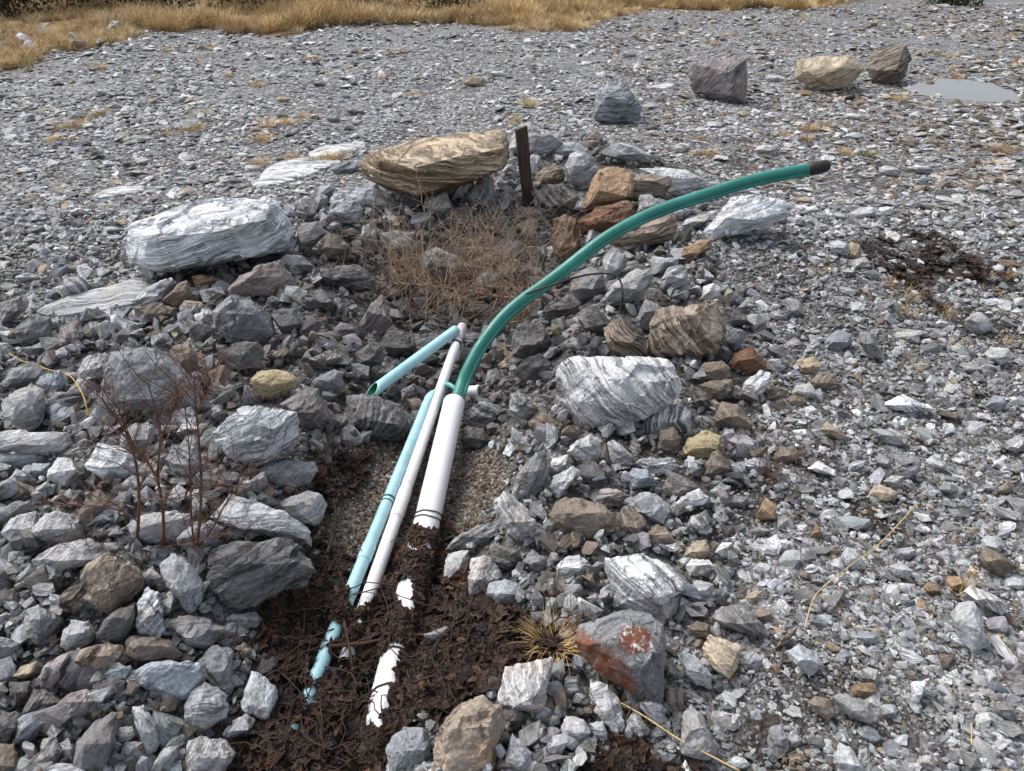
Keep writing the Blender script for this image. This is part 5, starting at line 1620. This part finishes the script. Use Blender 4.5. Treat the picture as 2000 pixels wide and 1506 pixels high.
M_REDBARK = simple('red_brown_bark', (0.125, 0.056, 0.034), 0.6, 0.35, 0.35, 30)
sh_base = gpt(320, 1085, 0.0)
sh = empty('bare_shrub', sh_base, 'leafless red-twigged shrub with several thin stems among pale rocks at left', 'shrub')
y0 = sh_base.y
STEMS = [([(262, 1100), (268, 1050), (272, 980), (268, 920), (256, 870), (240, 835), (200, 780)], 0.0075), ([(312, 1092), (320, 1040), (316, 980), (308, 930), (312, 870), (310, 830), (290, 750)], 0.0068),
         ([(378, 1090), (388, 1040), (393, 960), (390, 880), (384, 810), (378, 740)], 0.0072), ([(380, 1080), (374, 1010), (372, 930), (368, 860), (360, 780)], 0.0045),
         ([(385, 1070), (410, 1040), (440, 985), (470, 945), (505, 905)], 0.0048), ([(255, 1088), (300, 1070), (360, 1064), (410, 1052), (440, 1042), (480, 1050)], 0.0040),
         ([(272, 1020), (240, 1000), (200, 990), (150, 985), (118, 985)], 0.0036), ([(308, 935), (280, 890), (262, 870), (240, 820), (215, 770)], 0.0040), ([(312, 860), (340, 800), (355, 760)], 0.0032),
         ([(265, 1075), (230, 1082), (190, 1080), (160, 1075)], 0.0028), ([(385, 800), (400, 770), (412, 745)], 0.0028), ([(275, 975), (330, 975), (380, 965), (420, 945)], 0.0030)]
rr = random.Random(5)
for i, (px_, rad) in enumerate(STEMS):
    pts_ = curve_pts([on_wall(u_, v_, y0 + rr.uniform(-.02, .02) + (0.05 * math.sin(i * 2.1)) * j_ / len(px_)) for j_, (u_, v_) in enumerate(px_)], 16)
    V, Fc = tube(pts_, [rad * 0.8 * (1 - 0.7 * j_ / 15) for j_ in range(16)], 7, False)
    for j_ in range(4 if i < 3 else 2, 16):
        for _ in range(rr.choice((1, 1, 2))):
            tg = (pts_[min(j_ + 1, 15)] - pts_[j_ - 1]).normalized()
            sd_ = Vector((rr.uniform(-1, 1), rr.uniform(-.8, .8), rr.uniform(-.1, .9))).normalized()
            twig(V, Fc, pts_[j_], tg * 0.6 + sd_ * 0.7, rr.uniform(0.06, 0.19) * (1.15 if i < 3 else 0.8), 0.0014, 1, rr, 0, 4, 3)
    link_mesh('stem', V, Fc, M_REDBARK, sh, True)

# smaller sprigs
def sprig(u_, v_, H, n, lb, mat, spread=0.7, lvl=1):
    p = gpt(u_, v_, 0.0)
    rr = random.Random(int(u_ * 7 + v_))
    V, Fc = [], []
    for _ in range(n):
        twig(V, Fc, p + Vector((rr.uniform(-.02, .02), rr.uniform(-.02, .02), 0)), Vector((rr.uniform(-1, 1) * spread, rr.uniform(-1, 1) * spread, 1)), H * rr.uniform(0.6, 1.1), 0.0017, lvl, rr, 0.02, 4, 4)
    V = [v__ - p for v__ in V]
    o = link_mesh('bare_sprig', V, Fc, mat, None, True)
    o.location = p
    tag(o, lb, 'sprig', 'leafless sprigs between the rocks')


sprig(640, 905, 0.22, 5, 'thin bare sprig right of the grey oval rock near the round dark boulder', M_REDBARK)
sprig(515, 860, 0.20, 3, 'upright bare sprig in front of the streaked pale boulder', M_REDBARK, 0.3)
sprig(1490, 925, 0.26, 8, 'spreading reddish bare sprig on gravel right of the yellow mossy rock', M_REDBARK, 1.1)
sprig(1395, 880, 0.15, 6, 'small reddish sprig growing beside the mossy ochre rock', M_REDBARK)
sprig(1085, 840, 0.16, 6, 'low red sprig left of and below the curved-band pale boulder', M_REDBARK, 1.2)
sprig(1090, 1230, 0.2, 6, 'tall dark red sprig just above the straw-coloured tuft', M_REDBARK, 0.9)
sprig(1240, 1190, 0.18, 3, 'thin upright sprig against the striped fan boulder', M_REDBARK, 0.3)
sprig(985, 880, 0.14, 4, 'fine bare sprig at the right edge of the pea gravel', M_REDBARK)
sprig(1205, 1430, 0.12, 6, 'dark sprig in the litter below the rust-stained boulder', M_REDBARK, 1.0)
sprig(180, 1020, 0.12, 5, 'low bare sprig left of the red-twigged shrub', M_REDBARK)

# fallen dead conifer lying over the pit
M_TAN = simple('dead_twig', (0.33, 0.235, 0.16), 0.75, 0.25, 0.35, 30)
M_TAN2 = simple('grey_twig', (0.23, 0.18, 0.15), 0.75, 0.25, 0.35, 30)
tr_px = [(655, 550), (705, 551), (780, 554), (850, 560), (925, 571), (1000, 583), (1060, 588)]
g0 = hit(900, 600)
dT = np.linalg.norm(g0 - np.array([0, 0, CAMZ]))
tp = [at_dist(u_, v_, dT * (0.965 - 0.00004 * (u_ - 850))) for u_, v_ in tr_px]
dead = empty('fallen_sapling', tp[3], 'dead leafless conifer sapling lying on its side over the rock pit', 'dead tree')
tpth = curve_pts(tp, 40)
V, Fc = tube(tpth, [0.003 + 0.009 * j_ / 39 for j_ in range(40)], 8)
link_mesh('trunk', V, Fc, M_TAN, dead, True)
rr = random.Random(11)
Vb, Fb = [], []
for j_ in range(1, 40):
    f_ = j_ / 39
    for _ in range(2 if f_ < 0.3 else 8):
        ax = (tpth[min(j_ + 1, 39)] - tpth[j_ - 1]).normalized()
        sd_ = ax.orthogonal().normalized(); sd_.rotate(Matrix.Rotation(rr.uniform(0, 6.28), 3, ax))
        d_ = sd_ + ax * rr.uniform(-0.75, 0.15)
        d_.z *= 1.5
        if d_.z < -0.2:
            d_.z *= 0.55
        L_ = rr.uniform(0.14, 0.26) if f_ < 0.3 else rr.uniform(0.24, 0.58)
        twig(Vb, Fb, tpth[j_], d_, L_, 0.0030, 2 if f_ > 0.3 else 1, rr, 0.0, 4, 3 if f_ > 0.3 else 2, 0.13)
link_mesh('branch', Vb, Fb, M_TAN, dead, True)['kind'] = 'stuff'
Vb, Fb = [], []
for _ in range(150):
    u_, v_ = rr.gauss(975, 62), rr.gauss(520, 55)
    p = at_dist(u_, v_, dT * rr.uniform(0.99, 1.10))
    twig(Vb, Fb, p, Vector((rr.uniform(-1, 1), rr.uniform(-.6, .6), rr.uniform(-.4, 1.2))), rr.uniform(0.16, 0.36), 0.0026, 2, rr, 0.0, 4, 3, 0.16)
link_mesh('branch', Vb, Fb, M_TAN2, dead, True)['kind'] = 'stuff'

# ---------------------------------------------------------------- grass
M_GRASS, k, b = new_mat('dead_grass')
oi = k.n('ShaderNodeAttribute', attribute_type='INSTANCER', attribute_name='tint')
k.l(oi.outputs['Color'], b.inputs['Base Color'])
b.inputs['Roughness'].default_value = 0.75; b.inputs['Specular IOR Level'].default_value = 0.2
M_TUFT = simple('straw_grass', (0.50, 0.345, 0.15), 0.7, 0.25, 0.35, 25)


def blades(n, H, spread, rr, width, lean=0.8):
    V, Fc = [], []
    for _ in range(n):
        a = rr.uniform(0, 6.28); r0 = spread * math.sqrt(rr.random()) * 0.5
        p = Vector((math.cos(a) * r0, math.sin(a) * r0, -0.01))
        a2 = a + rr.gauss(0, 0.7); ln_ = rr.uniform(0.15, lean)
        h_ = H * rr.uniform(0.5, 1.05)
        dirv = Vector((math.cos(a2) * ln_, math.sin(a2) * ln_, 1)).normalized()
        sdv = Vector((-math.sin(a2), math.cos(a2), 0)) * width
        q = p; b0 = len(V)
        for i in range(4):
            V += [q - sdv * (1 - i / 3.3), q + sdv * (1 - i / 3.3)]
            q = q + dirv * h_ / 3
            dirv = (dirv + Vector((math.cos(a2) * .3, math.sin(a2) * .3, -.28 * ln_ * 1.6))).normalized()
        for i in range(3):
            Fc.append((b0 + 2 * i, b0 + 2 * i + 1, b0 + 2 * i + 3, b0 + 2 * i + 2))
    return V, Fc


gs = []
for i in range(6):
    V, Fc = blades(90, 0.42, 0.34, random.Random(70 + i), 0.006, 1.3)
    me = bpy.data.meshes.new('grass_clump'); me.from_pydata([tuple(v_) for v_ in V], [], Fc); me.materials.append(M_GRASS)
    gs.append(bpy.data.objects.new('grass_clump', me))
GR = hidden_collection('grass_clumps', gs)
n = 70000
x = rng.uniform(-34, 34, n); y = rng.uniform(10, 44, n)
z = ground(x, y)
u, v = project(np.stack([x, y, z], -1))
k_ = inpoly(u, v, Z_GRASS) | ((y > 26) & (u < 1700))
k_ &= (np.abs(u - 1000) < 1500)
x, y, z, u, v = x[k_], y[k_], z[k_], u[k_], v[k_]
g = nz(x, y, 0.35)
k_ = rng.random(len(x)) < np.clip(0.7 + g * 1.0, 0.25, 1)
x, y, z, u, v, g = x[k_], y[k_], z[k_], u[k_], v[k_], g[k_]
# broken turf among stones on the left-hand slope
xu, xv = rng.uniform(-400, 340, 5000), rng.uniform(55, 220, 5000)
sel = inpoly(xu, xv, Z_SLOPE)
XS = hit(xu[sel], xv[sel])
sel = nz(XS[:, 0], XS[:, 1], 0.9) > -0.16
XS = XS[sel]
x = np.concatenate([x, XS[:, 0]]); y = np.concatenate([y, XS[:, 1]]); z = np.concatenate([z, XS[:, 2]]); g = np.concatenate([g, rng.uniform(-.8, -.1, len(XS))])
# low dry tussocks and moss dotted over the far gravel
xu, xv = rng.uniform(-200, 2200, 500), rng.uniform(60, 330, 500)
sel = (rng.random(500) < 0.07) & ~inpoly(xu, xv, Z_PUDDLE)
XP = np.repeat(hit(xu[sel], xv[sel]), 5, 0); XP[:, :2] += rng.normal(0, 0.09, (len(XP), 2))
n_low = len(XP)
x = np.concatenate([x, XP[:, 0]]); y = np.concatenate([y, XP[:, 1]]); z = np.concatenate([z, XP[:, 2]]); g = np.concatenate([g, np.full(n_low, -0.9)])
n = len(x)
gb = np.array([(0.48, 0.35, 0.18), (0.40, 0.27, 0.125), (0.58, 0.46, 0.28), (0.25, 0.16, 0.08), (0.26, 0.24, 0.11)])
gt = gb[rng.choice(5, n, p=[.38, .25, .2, .11, .06])] * np.exp(rng.normal(0, .15, (n, 1)))
lowl = sm(-x, 7, 12)[:, None]
gt = gt * (1 - 0.35 * lowl * rng.random((n, 1)))
sc = rng.uniform(0.45, 1.1, (n, 1)) * (1 + 0.8 * g[:, None])
sc = np.clip(sc, 0.3, 1.5)
sc[-n_low:] = rng.uniform(0.1, 0.4, (n_low, 1))
scatter('dead_grass', np.stack([x, y, z], 1), eul(n, np.full(n, 0.1)), np.repeat(sc, 3, 1), np.concatenate([gt, np.ones((n, 1))], 1), rng.integers(0, 6, n), GR, 'tawny dead grass on the bank behind the gravel')

# straw tufts that can be counted
TUFTS = [(1078, 1258, 0.12, 150, 'large straw-coloured grass tuft left of the rust-stained boulder'), (1775, 583, 0.12, 40, 'golden grass tuft at the lower left of the dark leaf patch'), (1772, 612, 0.10, 34, 'golden tuft directly below another tuft at the leaf patch'),
         (1852, 615, 0.10, 40, 'golden grass tuft just right of the lower end of the leaf patch'), (1786, 720, 0.09, 34, 'yellow tuft on open gravel below the right-hand leaf patch'), (1966, 538, 0.10, 40, 'golden tuft at the right end of the leaf patch by the edge'),
         (1935, 540, 0.07, 24, 'small tuft left of the tuft at the right edge'), (1868, 672, 0.07, 28, 'yellow tuft in gravel left of a squarish light rock at right'), (1962, 665, 0.08, 28, 'golden tuft above a light rock near the right edge'),
         (1600, 532, 0.11, 34, 'tawny tuft on gravel below the paired grey and tan stones'), (1738, 556, 0.09, 30, 'spread tawny tuft at the left foot of the leaf patch'), (1870, 1150, 0.10, 24, 'thin yellow tuft above the pale stone near the right edge'),
         (390, 125, 0.20, 40, 'orange tuft standing alone on the far left gravel'), (328, 100, 0.26, 46, 'tawny tuft at the foot of the far grass bank'), (1098, 1062, 0.06, 26, 'tiny straw tuft on a dark boulder left of the red sprigs'),
         (820, 1212, 0.07, 30, 'straw tuft beside the buried thick white pipe'), (118, 372, 0.14, 40, 'low brown tuft in dark gravel at the far left'), (1570, 38, 0.35, 60, 'orange tuft by the far gravel edge right of the grass bank'),
         (1695, 1235, 0.05, 20, 'tiny orange tuft in the gravel at lower right'), (1540, 1468, 0.05, 20, 'tiny yellow green tuft near the bottom edge at right')]
for i, (u_, v_, H, nb, lb) in enumerate(TUFTS):
    p = gpt(u_, v_, 0.02)
    V, Fc = blades(nb, H, H * 0.7, random.Random(500 + i), max(0.0009, H * 0.007), 1.0)
    o = link_mesh('grass_tuft', V, Fc, M_TUFT)
    o.location = p
    tag(o, lb, 'grass tuft', 'dry grass tufts on the gravel')

# dark bushes and young trees behind the bank
M_BUSH = simple('dark_bush_leaf', (0.035, 0.038, 0.016), 0.8, 0.2, 0.5, 2)
M_BARK = simple('dark_bark', (0.035, 0.028, 0.022), 0.85, 0.2, 0.4, 12)


def bush(u_, dist, H, W, lb, nleaf, mat):
    dx = (u_ - 1000) / F * dist / 0.87
    p = Vector((dx, dist, float(ground(dx, dist))))
    rr = random.Random(int(u_ * 3 + dist))
    t_ = empty('far_bush', p, lb, 'bush', 'bushes behind the grass bank')
    V, Fc = [], []
    for _ in range(9):
        twig(V, Fc, p + Vector((rr.uniform(-.2, .2) * W, rr.uniform(-.2, .2), -.05)), Vector((rr.uniform(-.6, .6), rr.uniform(-.6, .6), 1)), H * rr.uniform(.7, 1), 0.018, 1, rr, 0, 4, 4)
    link_mesh('branch', V, Fc, M_BARK, t_)['kind'] = 'stuff'
    V, Fc = [], []
    for _ in range(nleaf):
        a = rr.uniform(0, 6.28); r_ = W * 0.5 * math.sqrt(rr.random()); h_ = H * rr.random() ** 0.8
        c_ = p + Vector((math.cos(a) * r_ * (1 - .5 * h_ / H), math.sin(a) * r_ * .7, h_))
        e1 = Vector((rr.gauss(0, 1), rr.gauss(0, 1), rr.gauss(0, 1))).normalized() * rr.uniform(.03, .08)
        e2 = e1.orthogonal().normalized() * rr.uniform(.015, .04)
        b0 = len(V)
        V += [c_ - e1, c_ + e2, c_ + e1, c_ - e2]
        Fc.append((b0, b0 + 1, b0 + 2, b0 + 3))
    link_mesh('foliage', V, Fc, mat, t_)['kind'] = 'stuff'


for i, (u_, dd_, H, W, lb) in enumerate([(40, 19.5, 1.5, .9, 'small dark green spruce-like bush behind the grass at far left'), (130, 20.5, 1.4, 2.2, 'dark bush second from the left behind the grass'), (240, 20.5, 1.5, 1.8, 'brown-green bush behind the grass, right of the far-left bushes'),
                                         (350, 21.5, 1.6, 2.4, 'wide dark bush left of centre behind the bank'), (470, 21.5, 1.4, 2.4, 'low dark bush at the top edge above the white bedrock slab'), (620, 22, 1.5, 3.0, 'broad dark bush at the top edge above the brown layered slab'),
                                         (760, 22, 1.4, 2.6, 'dark bush at the top edge left of the stake line'), (900, 22, 1.3, 2.6, 'rightmost dark bush of the row behind the grass'), (1660, 24, 0.5, 2.0, 'low dark heather bush at the far gravel edge, top right')]):
    bush(u_, dd_, H, W, lb, 1500, M_BUSH)

# ---------------------------------------------------------------- labels for the rocks
LM = [(r_['short'], r_['c'], max(r_['w'], r_['h'])) for r_ in ROCKS if r_['short']]
LM += [('wooden stake', np.array([1025, 330]), 60), ('pipe cap', np.array([926, 764]), 30), ('black pipe end', np.array([1600, 326]), 40), ('straw tuft', np.array([1080, 1262]), 60), ('puddle', np.array([1880, 185]), 90),
       ('red shrub base', np.array([320, 1080]), 60), ('yellow cord', np.array([110, 725]), 60), ('loose blue pipe', np.array([800, 705]), 80), ('right-hand leaf patch', np.array([1790, 515]), 100), ('fallen sapling', np.array([870, 570]), 120),
       ('pale straw stalk', np.array([1330, 1440]), 60), ('bent straw stalk', np.array([1660, 1110]), 60), ('thick white pipe', np.array([860, 900]), 80), ('plastic scrap', np.array([1348, 902]), 30)]


def sector(dx, dy):
    if abs(dx) > 1.3 * abs(dy):
        return 'left of' if dx < 0 else 'right of'
    return 'above' if dy < 0 else 'below'


for r_ in ROCKS:
    asp = r_['w'] / max(1, r_['h'])
    sz = 'large' if math.sqrt(r_['w'] * r_['h']) > 75 else ('small' if math.sqrt(r_['w'] * r_['h']) < 45 else '')
    tex = 'striped' if r_['band'] >= 0.8 else ''
    shp = 'flat' if asp > 2.0 else ('upright' if asp < 0.75 else 'angular')
    r_['desc'] = ' '.join(x for x in (sz, CNAME[r_['key']], tex, shp, 'rock') if x)
used = set(r_['label'] for r_ in ROCKS if r_['label'])
for r_ in ROCKS:
    if r_['label']:
        continue
    best = None
    for (nm, c, s_) in sorted(LM, key=lambda a: np.hypot(*(a[1] - r_['c']))):
        sec = sector(*(r_['c'] - c)); dme = np.hypot(*(r_['c'] - c))
        rank = sum(1 for q in ROCKS if q is not r_ and q['desc'] == r_['desc'] and not q.get('short') and sector(*(q['c'] - c)) == sec and np.hypot(*(q['c'] - c)) < dme)
        lab = f"{r_['desc']} {'just ' if dme < 110 else 'nearest '}{sec} the {nm}"
        if rank == 0 and lab not in used:
            best = lab
            break
        if rank == 1 and f"{r_['desc']} second nearest {sec} the {nm}" not in used and best is None and dme < 350:
            best = f"{r_['desc']} second nearest {sec} the {nm}"
    if best is None:
        near = sorted(LM, key=lambda a: np.hypot(*(a[1] - r_['c'])))[:2]
        best = f"{r_['desc']} between the {near[0][0]} and the {near[1][0]}"
        if best in used:
            best = f"{r_['desc']} near the {near[0][0]} and the {near[1][0]}"
    used.add(best)
    r_['label'] = best
for r_ in ROCKS:
    tag(r_['o'], r_['label'], 'boulder' if r_['big'] else 'rock', 'boulders around the trench' if r_['big'] else 'rocks around the trench')
print('rocks', len(ROCKS), n_auto, 'stones', len(Q[0]), 'leaves', len(lp), 'grass', n)
